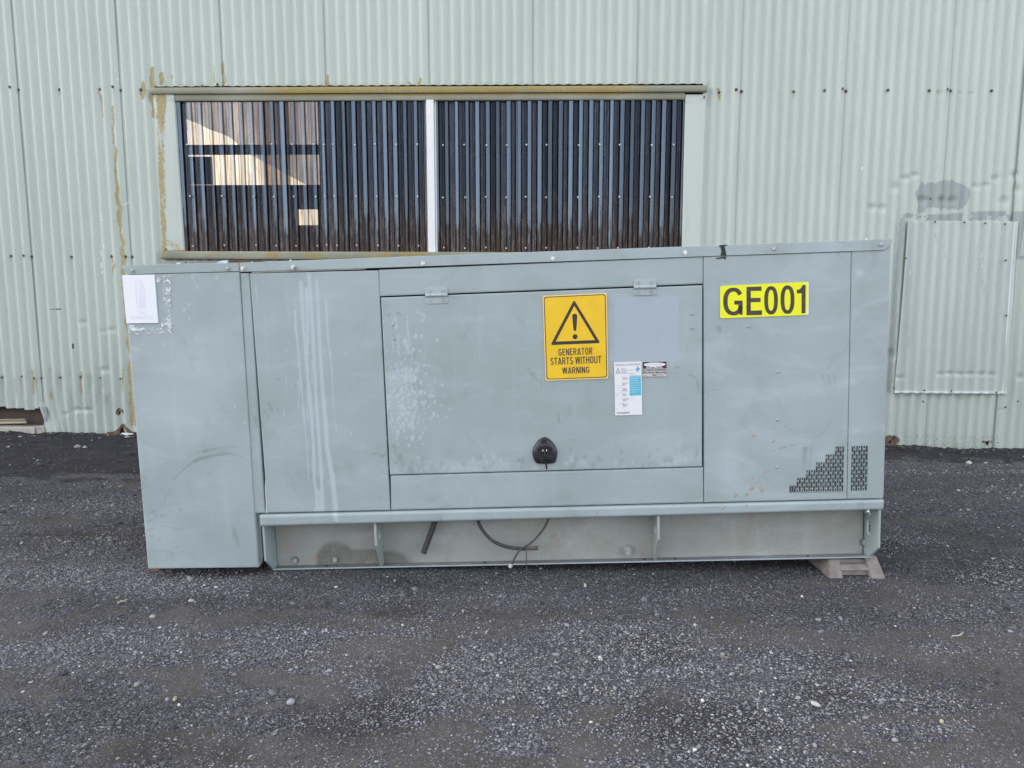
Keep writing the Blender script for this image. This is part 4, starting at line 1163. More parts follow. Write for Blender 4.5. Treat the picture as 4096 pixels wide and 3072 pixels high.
    for x, y, rx, ry in ((270, 930, 30, 12), (350, 960, 34, 10), (250, 1000, 28, 9), (300, 965, 10, 34), (250, 1075, 34, 10), (260, 1130, 16, 18), (320, 1160, 20, 12), (468, 1218, 14, 10), (437, 1270, 14, 10), (500, 920, 12, 18), (960, 1130, 18, 80), (1240, 30, 12, 20), (1255, 75, 14, 22), (1200, 100, 10, 15), (1310, 78, 10, 15), (1175, 185, 9, 13), (1125, 165, 12, 40), (1140, 220, 12, 12), (1235, 130, 10, 15), (1188, 215, 12, 12)):
        x, y = 480 + 0.4823 * x, 1600 + 0.4823 * y
        if xmin < x < xmax and ymin < y < ymax: dark = np.maximum(dark, 0.6 * blob(X, Y, x, y, rx * 0.5, ry * 0.5, 0.4, -0.3))
    dark = st(dark, c8([(330, 1040), (430, 1060), (520, 1078)]), 3, 8, 0.7)
    dark = st(dark, c8([(240, 1260), (330, 1250), (420, 1262)]), 6, 4, 0.4, 0.8)
    dark = st(dark, c8([(560, 700), (620, 860), (780, 880)]), 40, 60, 0.22, 0.9)
    dark = st(dark, c8([(640, 590), (760, 650), (760, 800)]), 50, 60, 0.2, 0.9)
    for x, y, w, h in ((1500, 1815, 28, 5), (1530, 1823, 22, 9), (1580, 1800, 6, 30), (1600, 1830, 14, 20), (1585, 1850, 12, 8), (1575, 1788, 7, 16)):
        if xmin < x < xmax: dark = np.maximum(dark, 0.7 * blob(X, Y, x, y, w * 0.7, h * 0.8, 0.5, -0.15))
    for x, y, rx, ry, a, dk in FING:
        if xmin < x < xmax and ymin < y < ymax:
            if dk: dark = np.maximum(dark, 0.5 * blob(X, Y, x, y, rx, ry, 0.35, a))
            else: light = np.maximum(light, 0.45 * blob(X, Y, x, y, rx, ry, 0.6, a))
    for pts, w in (([(1553, 1262), (1560, 1256)], 14), ([(1590, 1250), (1602, 1260)], 10), ([(1620, 1278), (1630, 1279)], 6), ([(2112, 1474), (2130, 1500), (2138, 1520)], 10), ([(2138, 1490), (2150, 1530)], 8), ([(2162, 1515), (2165, 1548)], 6), ([(2233, 1655), (2236, 1690)], 10), ([(2705, 1468), (2715, 1470)], 14), ([(2790, 1525), (2793, 1560)], 8), ([(2760, 1500), (2785, 1515)], 12), ([(3290, 1500), (3302, 1535)], 7), ([(3312, 1500), (3324, 1545)], 7), ([(3335, 1500), (3342, 1533)], 7), ([(2820, 1563), (2890, 1560)], 4), ([(2280, 1757), (2310, 1759)], 5), ([(2873, 1310), (2880, 1325)], 22), ([(3350, 1015), (3365, 1030)], 8), ([(3340, 970), (3355, 998)], 9), ([(1220, 1545), (1225, 1560)], 8), ([(1180, 1540), (1184, 1560)], 6), ([(1110, 1515), (1117, 1520)], 12), ([(1650, 1530), (1660, 1560)], 8), ([(1670, 1520), (1676, 1560)], 8), ([(1690, 1540), (1694, 1570)], 7), ([(1765, 2070), (1766, 2090)], 8), ([(3437, 2010), (3435, 2038)], 8), ([(3450, 2012), (3450, 2036)], 9), ([(2350, 1560), (2350, 1640)], 80)):
        big = w > 40
        dark = st(dark, pts, w, w * 0.7, 0.15 if big else 0.6, 0.8 if big else 0.5)
    c3 = lambda pts: z(pts, 0.422, 2800, 1700)
    for pts, w in (([(670, 262), (720, 240)], 3), ([(760, 222), (785, 215)], 6), ([(790, 212), (820, 205)], 5), ([(858, 197), (885, 193)], 4), ([(890, 190), (915, 187)], 3), ([(865, 252), (885, 250)], 7), ([(895, 246), (915, 243)], 7), ([(960, 240), (985, 238)], 9), ([(990, 238), (1020, 238)], 9), ([(920, 258), (1020, 254)], 4), ([(1042, 254), (1100, 258)], 3), ([(1052, 208), (1112, 217)], 3), ([(1062, 235), (1122, 240)], 3), ([(1162, 232), (1215, 256)], 3), ([(352, 395), (353, 432)], 1.5), ([(985, 205), (1012, 205)], 2)):
        dark = st(dark, c3(pts), w, w, 0.75)
    for x, y, r in ((508, 105, 9), (697, 162, 8), (765, 62, 4), (810, 12, 5), (705, 40, 4), (617, 447, 6), (662, 438, 5), (542, 540, 5.5), (497, 512, 5), (490, 605, 11), (590, 622, 10), (445, 662, 9), (338, 672, 9), (440, 768, 8), (140, 715, 4), (572, 598, 5), (975, 180, 4.5), (1005, 182, 2.5), (628, 252, 3), (235, 420, 3.5), (720, 478, 2.5), (240, 552, 3), (1218, 5, 4)):
        x, y = 2800 + 0.422 * x, 1700 + 0.422 * y
        if xmin < x < xmax and ymin < y < ymax: orange = np.maximum(orange, blob(X, Y, x, y, r * 1.1, r * 0.65, 0.45, -0.6))
    orange = st(orange, c3([(212, 800), (252, 768)]), 7, 4)
    for x, y, r in ((2700, 1880, 0), (2387, 2052, 6), (3407, 1551, 3), (1119, 1882, 4), (1180, 1966, 4), (2203, 2072, 5), (2232, 2077, 5), (2208, 2148, 8), (2220, 2140, 7), (2228, 2160, 5), (2222, 2183, 3), (1325, 2150, 3), (1352, 2161, 3), (1373, 2178, 4), (1264, 2238, 8), (1262, 2228, 7), (2990, 2055, 4)):
        if r and xmin < x < xmax and ymin < y < ymax: orange = np.maximum(orange, 0.85 * blob(X, Y, x, y, r, r * 1.1, 0.4))
    # where an old notice was peeled off the door
    gq = box_mask(X + 0.0 * Y, Y + 0.042 * (X - 2457), 2458, 1193, 2714, 1446, 2.5)
    if xmax > 2460 and xmin < 2710: ghost = np.maximum(ghost, gq)
    # damp patch on the skid web
    if ymax > 2150 and xmin < 1700:
        d = np.maximum(blob(X, Y, 1342, 2240, 78, 72, 0.15), box_mask(X, Y, 1340, 2197, 1528, 2300, 5))
        d = np.maximum(d, blob(X, Y, 1540, 2265, 110, 62, 0.2))
        dark = np.maximum(dark, np.where(Y > 2150, 1.0 * d, 0))
    return {'wear': np.stack([light, dark, orange, ghost], 1)}

def gp(*px, depth=0.0): return [G(a, b, depth) for a, b in px]
gs = dict(O=GO, Rm=GR, paint=gen_paint)
Y0, TK = 0.0, 0.022
# cabinet at the left end
sheet('cabinet_panel', [(-0.512, 0.017), (-0.055, 0.013), (-0.049, 1.213), (-0.511, 1.216)], Y0 - 0.003, 0.05, M['gen'], gen, 0.004, seed=1, **gs)
box('cabinet_side', -0.061, -0.057, 0.05, 0.95, 0.03, 1.20, M['gen_n'], gen)
prism('cabinet_flap', [(-0.5515, 0.050), (-0.5135, 0.040), (-0.5135, 0.52), (-0.522, 0.50)], 0.085, 0.088, M['gen_n'], gen)
box('cabinet_side', -0.511, -0.505, 0.05, 0.95, 0.40, 1.20, M['gen_n'], gen)
# return flange with the cut lower corner that shows in the gap
prism('cabinet_return', [(-0.0545, 0.013), (-0.0455, 0.045), (-0.0455, 0.225), (-0.0500, 1.15), (-0.0545, 1.15)], 0.030, 0.05, M['gen_n'], gen)
# strip, panels, door
cp = gp((1018, 2053), (1058.5, 2052), (996, 1092), (961, 1093))
sheet('corner_post', cp, Y0, TK, M['gen'], gen, 0.005, seed=2, **gs)
sp = gp((1071, 2051), (1560.5, 2040), (1513.5, 1081), (999.5, 1093.5))
sheet('side_panel', sp, Y0 - 0.001, TK, M['gen'], gen, 0.004, seed=3, **gs)
box('edge_light_hit', 0.0, 0.45, 0.002, 0.012, 1.2075, 1.2120, M['edge_bright'], gen)
prism('edge_light_hit', [G(1061, 2052), G(1068, 2052), G(1066, 2020), G(1070, 1960), G(1060, 1900), G(1058, 1960), G(1062, 2010)], 0.004, 0.014, M['edge_bright'], gen)  # pale sliver painted in as a light hit beside the strip
tp = gp((1518.5, 1185), (2812, 1135), (2812, 1027), (1515.5, 1079))
sheet('top_panel', tp, Y0, TK, M['gen'], gen, 0.005, seed=4, **gs)
dp = gp((1560.5, 1898.5), (2807.5, 1865.5), (2808.5, 1141), (1524.5, 1190.5))
door = sheet('door', dp, Y0 - 0.003, 0.03, M['gen'], gen, 0.004, seed=5, **gs)
bp = gp((1564.5, 2040), (2814, 2009.5), (2813, 1870), (1562, 1903.5))
sheet('bottom_panel', bp, Y0, TK, M['gen'], gen, 0.005, seed=6, **gs)

# vent slots, measured on the front plane
def slot_cells():
    cells = []
    def group(xs, rows_of, ytop_of, ybot):
        for i, xz in enumerate(xs):
            n = rows_of(i)
            x, yb = 2800 + 0.422 * xz, 1700 + 0.422 * ybot(xz)
            uc, vb = G(x, yb)
            pu, pv = 0.0094, 0.0306
            if n == 1 or i % 2 == 0:
                cells.extend((uc, vb + k * pv, vb + (k + 1) * pv) for k in range(n))
            else:
                cells.append((uc, vb, vb + pv / 2))
                cells.extend((uc, vb + pv / 2 + k * pv, vb + pv / 2 + (k + 1) * pv) for k in range(n - 1))
                cells.append((uc, vb + (n - 0.5) * pv, vb + n * pv))
    return cells
def vents(u0, v0, cols, rows):
    """list of (u0,u1,v0,v1) cells, column by column"""
    pu, pv = 0.00935, 0.0308
    out = []
    for i in range(cols):
        n = rows(i)
        a = u0 + i * pu
        if n == 1 or i % 2 == 0:
            out += [(a, a + pu, v0 + k * pv, v0 + (k + 1) * pv) for k in range(n)]
        else:
            out.append((a, a + pu, v0, v0 + pv / 2))
            out += [(a, a + pu, v0 + pv * (k + 0.5), v0 + pv * (k + 1.5)) for k in range(n - 1)]
            out.append((a, a + pu, v0 + pv * (n - 0.5), v0 + pv * n))
    return out
def step_rows(i): return 1 if i < 3 else 2 + (i - 3) // 4
lu, lv = G(2800 + 0.422 * 844, 1700 + 0.422 * 642)
ru, rv = G(2800 + 0.422 * 1425, 1700 + 0.422 * 629)
def vent_mesh(cells, u0, u1, v0, v1, y):
    """perforated plate filling the rectangle; every slot is a real hole with a lip"""
    V, Fq = [], []
    def quad(a, b, c, d):
        k = len(V); V.extend((a, b, c, d)); Fq.append((k, k + 1, k + 2, k + 3))
    cols = {}
    for c in cells: cols.setdefault(round(c[0], 6), []).append(c)
    for a, cs in cols.items():
        top = max(c[3] for c in cs); b = cs[0][1]
        if top < v1 - 1e-6: quad((a, y, top), (b, y, top), (b, y, v1), (a, y, v1))
    for a, b, c, d in cells:
        hw = 0.0028; cu = (a + b) / 2; m = 0.0021
        lo, hi = c + m, d - m
        ring = []
        for k in range(6): t = -math.pi / 2 + math.pi * k / 5 * 1.0; ring.append((cu + hw * math.cos(t), lo + hw + hw * math.sin(t)) if k < 3 else (cu + hw * math.cos(t), hi - hw + hw * math.sin(t)))
        for k in range(6): t = math.pi / 2 + math.pi * k / 5; ring.append((cu + hw * math.cos(t), hi - hw + hw * math.sin(t)) if k < 3 else (cu + hw * math.cos(t), lo + hw + hw * math.sin(t)))
        outer = []
        for (x, z_) in ring:
            dx, dz = x - cu, z_ - (c + d) / 2
            s = min((b - a) / 2 / abs(dx) if abs(dx) > 1e-9 else 1e9, (d - c) / 2 / abs(dz) if abs(dz) > 1e-9 else 1e9)
            outer.append((cu + dx * s, (c + d) / 2 + dz * s))
        corners = {}
        n = len(ring)
        for k in range(n):
            k2 = (k + 1) % n
            quad((outer[k][0], y, outer[k][1]), (outer[k2][0], y, outer[k2][1]), (ring[k2][0], y, ring[k2][1]), (ring[k][0], y, ring[k][1]))
            o1, o2 = outer[k], outer[k2]
            on_v = lambda o: abs(abs(o[0] - cu) - (b - a) / 2) < 1e-7
            if on_v(o1) != on_v(o2):
                q = (cu + math.copysign((b - a) / 2, (o1[0] if on_v(o1) else o2[0]) - cu), (c + d) / 2 + math.copysign((d - c) / 2, (o2[1] if on_v(o1) else o1[1]) - (c + d) / 2))
                quad((o1[0], y, o1[1]), (q[0], y, q[1]), (o2[0], y, o2[1]), (o2[0], y, o2[1]))
            quad((ring[k][0], y, ring[k][1]), (ring[k2][0], y, ring[k2][1]), (ring[k2][0], y + 0.003, ring[k2][1]), (ring[k][0], y + 0.003, ring[k][1]))
    return np.array(V), np.array(Fq)
lc = vents(lu, lv, 23, step_rows)
l0, l1, m0, m1 = lu, lu + 23 * 0.00935, lv, lv + 6 * 0.0308
rc_ = vents(ru, rv, 7, lambda i: 6)
r0_, r1_, s0, s1 = ru, ru + 7 * 0.00935, rv, rv + 6 * 0.0308
def snap_holes(a, b, c, d, h):
    return lambda u, v: (u > a + h) & (u < b - h) & (v > c + h) & (v < d - h)
vp = gp((2817.5, 2009), (3386.5, 1996.5), (3404.5, 1007), (2814.5, 1026.5))
sheet('vent_panel', vp, Y0 - 0.001, TK, M['gen'], gen, 0.004, seed=7, wob=0.0003, holes=snap_holes(l0, l1, m0, m1, 0.0005), extra=vent_mesh(lc, l0, l1, m0, m1, Y0 - 0.0012), **gs)
ep = gp((3389, 1996), (3534, 1993.5), (3563.5, 973), (3407, 1005))
sheet('end_panel', ep, Y0, TK, M['gen'], gen, 0.004, seed=8, wob=0.0003, holes=snap_holes(r0_, r1_, s0, s1, 0.0005), extra=vent_mesh(rc_, r0_, r1_, s0, s1, Y0 - 0.0002), **gs)
# top trims with mitred ends
t1 = [(-0.5135, 1.2535), (-0.0475, 1.2480), (-0.0475, 1.2145), (-0.486, 1.2165), (-0.5135, 1.2400)]
prism('top_trim', t1[::-1], -0.006, 0.05, M['gen_n'], gen, 0.0015)
t2 = [(-0.045, 1.2480), (2.4805, 1.2580), (2.4805, 1.2420), (2.4515, 1.2165), (0.5, 1.2110), (-0.045, 1.2120)]
prism('top_trim', t2[::-1], -0.006, 0.05, M['gen_n'], gen, 0.0015)
box('roof_sheet', -0.512, -0.052, 0.05, 0.96, 1.225, 1.245, M['gen_n'], gen, 0.002)
prism('roof_sheet', [(-0.043, 1.225), (2.478, 1.236), (2.478, 1.254), (-0.043, 1.244)], 0.05, 0.96, M['gen_n'], gen)
box('rear_panel', -0.512, 2.478, 0.96, 0.975, 0.2, 1.24, M['gen_n'], gen)
box('end_wall', 2.466, 2.474, 0.03, 0.955, 0.245, 1.235, M['gen_n'], gen)
box('light_block_sheet', -0.04, 2.46, 0.075, 0.09, 0.24, 1.205, M['dark'], gen)  # added black sheet, blocks light behind the gaps and slots
box('radiator', 1.85, 2.44, 0.055, 0.07, 0.27, 0.60, M['baffle'], gen)
# skid: top rail, web, flange, end plates, gussets
rl = [(-0.0325, 0.1860), (2.4715, 0.1975), (2.4735, 0.2340), (-0.0335, 0.2315)]
sheet('skid_rail', [rl[0], rl[1], (2.4735, 0.2365), (-0.033, 0.2330)], -0.009, 0.13, M['gen'], gen, 0.006, seed=9, wob=0.0004, rim=0.006, **gs)
f0, f1 = G(1087, 2280, 0.082), G(3490, 2225, 0.082)
fz = f0[1]
sheet('skid_web', [(-0.02, fz + 0.001), (2.452, fz + 0.001), (2.452, 0.20), (-0.02, 0.19)], 0.118, 0.008, M['skid'], gen, 0.006, seed=10, wob=0.0003, **gs)
box('skid_flange', f0[0], f1[0], 0.082, 0.1175, fz, fz + 0.006, M['flange'], gen, 0.001)
box('flange_lip', f0[0] + 0.004, f1[0] - 0.004, 0.0795, 0.0815, fz + 0.0005, fz + 0.0060, M['gen_plain'], gen)
for q_ in ((1306, 2265), (1939, 2247), (2578, 2233), (2701, 2231), (3231, 2219)):
    u, _ = G(q_[0], q_[1], 0.1)
    bm = bmesh.new(); bmesh.ops.create_circle(bm, cap_ends=True, segments=14, radius=0.007); o = bm_obj('hole_shade_disc', bm, M['dark'], gen); o.location = (u, 0.099, fz + 0.0066)  # flat dark disc on the flange, painted shade instead of a hole
def end_plate(u0, u1, slots):
    bm = bmesh.new()
    prof = [(0.002, 0.20), (0.002, 0.038), (0.082, fz + 0.0005), (0.40, fz + 0.0005), (0.40, 0.20)]
    rings = []
    for u in (u0, u1): rings.append([bm.verts.new((u, y, z_)) for y, z_ in prof])
    n = len(prof)
    for k in range(n): bm.faces.new((rings[0][k], rings[0][(k + 1) % n], rings[1][(k + 1) % n], rings[1][k]))
    if not slots:
        for r_ in rings: bm.faces.new(r_)
        return bm
    # slotted plate: faces with holes through triangulated fill
    edges = []
    for r_, u in zip(rings, (u0, u1)):
        es = [bm.edges.get((r_[k], r_[(k + 1) % n])) for k in range(n)]
        hv = []
        for s in slots:
            vs = [bm.verts.new((u, y, z_)) for y, z_ in s]
            hv.append(vs)
            es += [bm.edges.new((vs[k], vs[(k + 1) % len(vs)])) for k in range(len(vs))]
        bmesh.ops.triangle_fill(bm, use_beauty=True, use_dissolve=False, edges=es)
        edges.append(hv)
    for a, b in zip(edges[0], edges[1]):
        for k in range(len(a)): bm.faces.new((a[k], a[(k + 1) % len(a)], b[(k + 1) % len(a)], b[k]))
    return bm
bm_obj('end_plate', end_plate(-0.0285, -0.0205, None), M['gen_n'], gen)
slots = [[(0.068, 0.145), (0.098, 0.160), (0.098, 0.196), (0.068, 0.196)], [(0.068, 0.060), (0.100, 0.075), (0.100, 0.125), (0.068, 0.125)]]
bm_obj('end_plate', end_plate(2.457, 2.466, slots), M['gen_n'], gen)
for px_, nm in ((1499, 'gusset'), (2635, 'gusset')):
    u, _ = G(px_, 2110)
    bm = bmesh.new()
    prof = [(0.004, 0.19), (0.004, 0.092), (0.083, fz + 0.0065), (0.1175, fz + 0.0065), (0.1175, 0.19)]
    rr = [[bm.verts.new((u + s, y, z_)) for y, z_ in prof] for s in (-0.0045, 0.0045)]
    n = len(prof)
    for k in range(n): bm.faces.new((rr[0][k], rr[0][(k + 1) % n], rr[1][(k + 1) % n], rr[1][k]))
    hv = []
    for r_, s in zip(rr, (-0.0045, 0.0045)):
        vs = [bm.verts.new((u + s, 0.062 + 0.016 * math.cos(t), 0.115 + 0.019 * math.sin(t))) for t in [2 * math.pi * k / 12 for k in range(12)]]
        hv.append(vs)
        es = [bm.edges.get((r_[k], r_[(k + 1) % n])) for k in range(n)] + [bm.edges.new((vs[k], vs[(k + 1) % 12])) for k in range(12)]
        bmesh.ops.triangle_fill(bm, use_beauty=True, use_dissolve=False, edges=es)
    for k in range(12): bm.faces.new((hv[0][k], hv[0][(k + 1) % 12], hv[1][(k + 1) % 12], hv[1][k]))
    bm_obj(nm, bm, M['skid_n'], gen)
box('skid_light_block', 0.0, 2.44, 0.13, 0.95, fz + 0.012, 0.18, M['dark'], gen)  # unseen dark box set low to block light and darken the gap
box('cabinet_light_block', -0.505, -0.062, 0.052, 0.95, 0.022, 0.04, M['dark'], gen)  # unseen dark box added to stop light leaking below the cabinet
box('skid_rear_beam', 0.0, 2.44, 0.88, 0.92, fz, 0.19, M['skid_n'], gen)

# bolts and rivets
tb = bmesh.new(); disc_bm(tb, 0.0085, 0, -0.002, 14); disc_bm(tb, 0.0058, -0.002, -0.0075, 12, dome=0.002)
trim_bolt = mesh_only(tb, M['bolt'], name='bolt')
tz = bmesh.new(); disc_bm(tz, 0.0085, 0, -0.002, 14); disc_bm(tz, 0.0056, -0.002, -0.008, hexa=True)
zinc_bolt = mesh_only(tz, M['zinc'], name='bolt')
for px_, py_, zi in ((534, 1083, 0), (914, 1074.6, 0), (974, 1074, 1), (1693, 1054, 1), (2210, 1034, 1), (2738, 1011, 1), (3093, 997, 0), (3520, 979, 0)):
    u, v_ = G(px_, py_)
    inst(zinc_bolt if zi else trim_bolt, 'bolt', (u, -0.006, v_), gen, random.uniform(0, 1))
lb = bmesh.new(); disc_bm(lb, 0.0095, 0, -0.003, 14); disc_bm(lb, 0.0085, -0.010, -0.013, 14); disc_bm(lb, 0.0045, -0.003, -0.022, 10); disc_bm(lb, 0.0058, -0.016, -0.024, hexa=True)
u, v_ = G(1178, 1070); o = bm_obj('bolt', lb, M['zinc'], gen); o.location = (u, -0.006, v_)
o['label'] = 'loose bolt standing proud of its washer'
rb = bmesh.new(); disc_bm(rb, 0.0062, 0, -0.0008, 14, dome=0.003)
rivet = mesh_only(rb, M['bolt'], True, 'rivet')
for px_, py_ in ((1571, 1299), (1575, 1355), (2766, 1255), (2766, 1312), (2993, 1306), (3111, 1487), (3110, 1680), (3109, 1869)):
    u, v_ = G(px_, py_)
    inst(rivet, 'rivet', (u, -0.0035 if px_ < 2800 else -0.0015, v_), gen)
for px_, py_, r_, hexa in ((1182, 2240, 0.011, True), (1342, 2236, 0.011, True), (3455, 2168, 0.0125, True)):
    u, v_ = G(px_, py_, 0.118)
    bm = bmesh.new(); disc_bm(bm, r_ * 0.95, -0.003, -0.012, hexa=True)
    o = bm_obj('bolt', bm, M['skid_n'], gen); o.location = (u, 0.117, v_)
    bm = bmesh.new(); disc_bm(bm, r_ * 1.5, 0, -0.003, 16); bm_obj('washer', bm, M['flange'], o)
u, v_ = G(2508, 2197, 0.118)
bm = bmesh.new(); disc_bm(bm, 0.020, 0, -0.022, 16); disc_bm(bm, 0.017, -0.022, -0.030, 16); add_box(bm, -0.009, 0.009, -0.042, -0.030, -0.009, 0.009, 0.001)
o = bm_obj('drain_plug', bm, M['skid_n'], gen); o.location = (u, 0.117, v_)
u, v_ = G(3459, 2044, 0.118)
bm = bmesh.new(); disc_bm(bm, 0.009, 0, -0.02, 12, dome=0.003); o = bm_obj('bolt', bm, M['zinc'], gen); o.location = (u, 0.117, v_)

# hinges
def hinge(pc_, pw, ph):
    (u0, v0), (u1, v1) = G(pc_[0] - pw / 2, pc_[1] + ph / 2), G(pc_[0] + pw / 2, pc_[1] - ph / 2)
    mid, cu = (v0 + v1) / 2, (u0 + u1) / 2
    def plate(a, b, c, d):
        bm = bmesh.new()
        r = 0.010
        pts = []
        for qx, qz, t0 in ((b - r, d - r, 0), (a + r, d - r, 90), (a + r, c + r, 180), (b - r, c + r, 270)):
            for k in range(5): pts.append((qx + r * math.cos(R(t0 + 22.5 * k)), qz + r * math.sin(R(t0 + 22.5 * k))))
        return add_prism(bm, pts, -0.0062, -0.0032, 0.0008)
    h = bm_obj('hinge', plate(u0, u1, v0, v1), M['gen_plain'], gen)
    w = u1 - u0
    for a, b in ((u0, u0 + w * 0.235), (u0 + w * 0.25, u0 + w * 0.75), (u0 + w * 0.765, u1)):
        bm = bmesh.new()
        add_tube(bm, [(a, -0.0085, mid), (b, -0.0085, mid)], 0.0062, 12)
        bm_obj('knuckle', bm, M['gen_plain'], h, False)
    for sx in (-1, 1):
        for sz in (-1, 1):
            bm = bmesh.new(); disc_bm(bm, 0.0075, -0.006, -0.0085, 14, cu + sx * w * 0.29, mid + sz * (v1 - v0) * 0.28)
            disc_bm(bm, 0.0032, -0.0085, -0.0092, 8, cu + sx * w * 0.29, mid + sz * (v1 - v0) * 0.28)
            bm_obj('screw', bm, M['bolt'], h)
hinge((1747, 1181), 86, 70)
hinge((2578.5, 1149), 88, 67)

# ---------------------------------------------------------------- stickers and lettering
def quadmap(c):
    TL, TR, BR, BL = [np.array(p) for p in c]
    def f(s, t):                                        # s right 0..1, t up 0..1
        p = (BL * (1 - s) + BR * s) * (1 - t) + (TL * (1 - s) + TR * s) * t
        return float(p[0]), float(p[1])
    return f

def flat_poly(name, polys, y, mat, parent, thick=0.0):
    """polygons (lists of (x,z)) as one flat piece"""
    bm = bmesh.new()
    for pl in polys:
        try:
            if thick: add_prism(bm, pl, y - thick, y)
            else: bm.faces.new([bm.verts.new((x, y, z_)) for x, z_ in pl])
        except ValueError: pass
    return bm_obj(name, bm, mat, parent)

def rounded(s0, t0, s1, t1, rs, rt, n=6):
    pts = []
    for cx, cy, a in ((s1 - rs, t1 - rt, 0), (s0 + rs, t1 - rt, 90), (s0 + rs, t0 + rt, 180), (s1 - rs, t0 + rt, 270)):
        for k in range(n + 1): pts.append((cx + rs * math.cos(R(a + 90 * k / n)), cy + rt * math.sin(R(a + 90 * k / n))))
    return pts

_fonts = {}
def text_tris(body, bold=0.02):
    key = (body, bold)
    if key in _fonts: return _fonts[key]
    cu = bpy.data.curves.new('lettering', 'FONT')
    cu.body = body; cu.size = 1.0; cu.offset = bold; cu.resolution_u = 3; cu.space_character = 1.03
    o = bpy.data.objects.new('lettering', cu); COL.objects.link(o)
    dg = bpy.context.evaluated_depsgraph_get(); dg.update()
    me = bpy.data.meshes.new_from_object(o.evaluated_get(dg))
    V = np.array([v_.co[:2] for v_ in me.vertices]); Fc = [tuple(p.vertices) for p in me.polygons]
    bpy.data.objects.remove(o); bpy.data.curves.remove(cu); bpy.data.meshes.remove(me)
    lo, hi = V.min(0), V.max(0)
    _fonts[key] = ((V - lo) / (hi - lo), Fc)
    return _fonts[key]

def lettering(body, fm, s0, t0, s1, t1, y, mat, parent, bold=0.02, name='lettering'):
    V, Fc = text_tris(body, bold)
    pts = [fm(s0 + (s1 - s0) * a, t0 + (t1 - t0) * b) for a, b in V]
    me = bpy.data.meshes.new(name)
    me.from_pydata([(x, y, z_) for x, z_ in pts], [], Fc)
    bm = bmesh.new(); bm.from_mesh(me)
    bmesh.ops.recalc_face_normals(bm, faces=bm.faces)
    if bm.faces and sum(f.normal.y for f in bm.faces) > 0: bmesh.ops.reverse_faces(bm, faces=bm.faces)
    bm.to_mesh(me); bm.free()
    me.materials.append(mat)
    return link(bpy.data.objects.new(name, me), parent)

def arc_pts(cx, cy, rx, ry, a0, a1, n=14, m=2.5):
    out = []
    for k in range(n + 1):
        t = R(a0 + (a1 - a0) * k / n)
        c, s_ = math.cos(t), math.sin(t)
        q = (abs(c) ** m + abs(s_) ** m) ** (-1 / m)
        out.append((cx + rx * c * q, cy + ry * s_ * q))
    return out
_a, _b = 0.08, 0.92
GLYPHS = {                                              # centre lines of a plain bold sans, box about 0.56 x 1
    'A': (0.60, [[(0.07, 0.0), (0.28, 1.0)], [(0.32, 1.0), (0.53, 0.0)], [(0.15, 0.25), (0.45, 0.25)]]),
    'E': (0.48, [[(0.46, _b), (_a, _b), (_a, _a), (0.47, _a)], [(0.15, 0.52), (0.43, 0.52)]]),
    'G': (0.58, [arc_pts(0.29, 0.5, 0.21, 0.42, 38, 322, 24) + [(0.50, 0.22), (0.50, 0.46), (0.29, 0.46)]]),
    'H': (0.56, [[(_a, 0), (_a, 1)], [(0.48, 0), (0.48, 1)], [(0.15, 0.52), (0.41, 0.52)]]),
    'I': (0.16, [[(_a, 0), (_a, 1)]]),
    'N': (0.56, [[(_a, 0), (_a, 1)], [(0.10, 0.98), (0.46, 0.02)], [(0.48, 0), (0.48, 1)]]),
    'O': (0.58, [arc_pts(0.29, 0.5, 0.21, 0.42, 90, 450, 30)]),
    'R': (0.56, [[(_a, 0), (_a, _b), (0.30, _b)] + arc_pts(0.30, 0.72, 0.17, 0.20, 80, -80, 8) + [(0.30, 0.50), (0.15, 0.50)], [(0.29, 0.47), (0.49, 0.0)]]),
    'S': (0.54, [arc_pts(0.27, 0.72, 0.19, 0.20, 25, 235, 12, 2.1) + arc_pts(0.27, 0.28, 0.19, 0.20, 55, -160, 12, 2.1)]),
    'T': (0.50, [[(0.01, _b), (0.49, _b)], [(0.25, 0), (0.25, 0.85)]]),
    'U': (0.56, [[(_a, 1.0), (_a, 0.32)] + arc_pts(0.28, 0.32, 0.20, 0.24, 180, 360, 14) + [(0.48, 0.32), (0.48, 1.0)]]),
    'W': (0.80, [[(0.06, 1), (0.20, 0)], [(0.20, 0), (0.38, 1)], [(0.42, 1), (0.60, 0)], [(0.60, 0), (0.74, 1)]]),
}
def ribbon(pts, h):
    """outline quads of a centre line with mitred joints"""
    P = [np.array(p, float) for k, p in enumerate(pts) if k == 0 or np.hypot(p[0] - pts[k - 1][0], p[1] - pts[k - 1][1]) > 1e-4]
    closed = np.hypot(*(P[0] - P[-1])) < 1e-4
    L_, R_ = [], []
    for k, p in enumerate(P):
        a_ = P[k - 1] if k else (P[-2] if closed else None)
        b_ = P[k + 1] if k < len(P) - 1 else (P[1] if closed else None)
        d1 = (p - a_) / np.hypot(*(p - a_)) if a_ is not None else None
        d2 = (b_ - p) / np.hypot(*(b_ - p)) if b_ is not None else None
        if d1 is None: d1 = d2
        if d2 is None: d2 = d1
        n1, n2 = np.array([-d1[1], d1[0]]), np.array([-d2[1], d2[0]])
        m_ = n1 + n2
        m_ = m_ / max(np.hypot(*m_), 1e-6)
        sc = h / max(m_ @ n1, 0.45)
        L_.append(p + m_ * sc); R_.append(p - m_ * sc)
    return [[tuple(R_[k]), tuple(R_[k + 1]), tuple(L_[k + 1]), tuple(L_[k])] for k in range(len(P) - 1)]
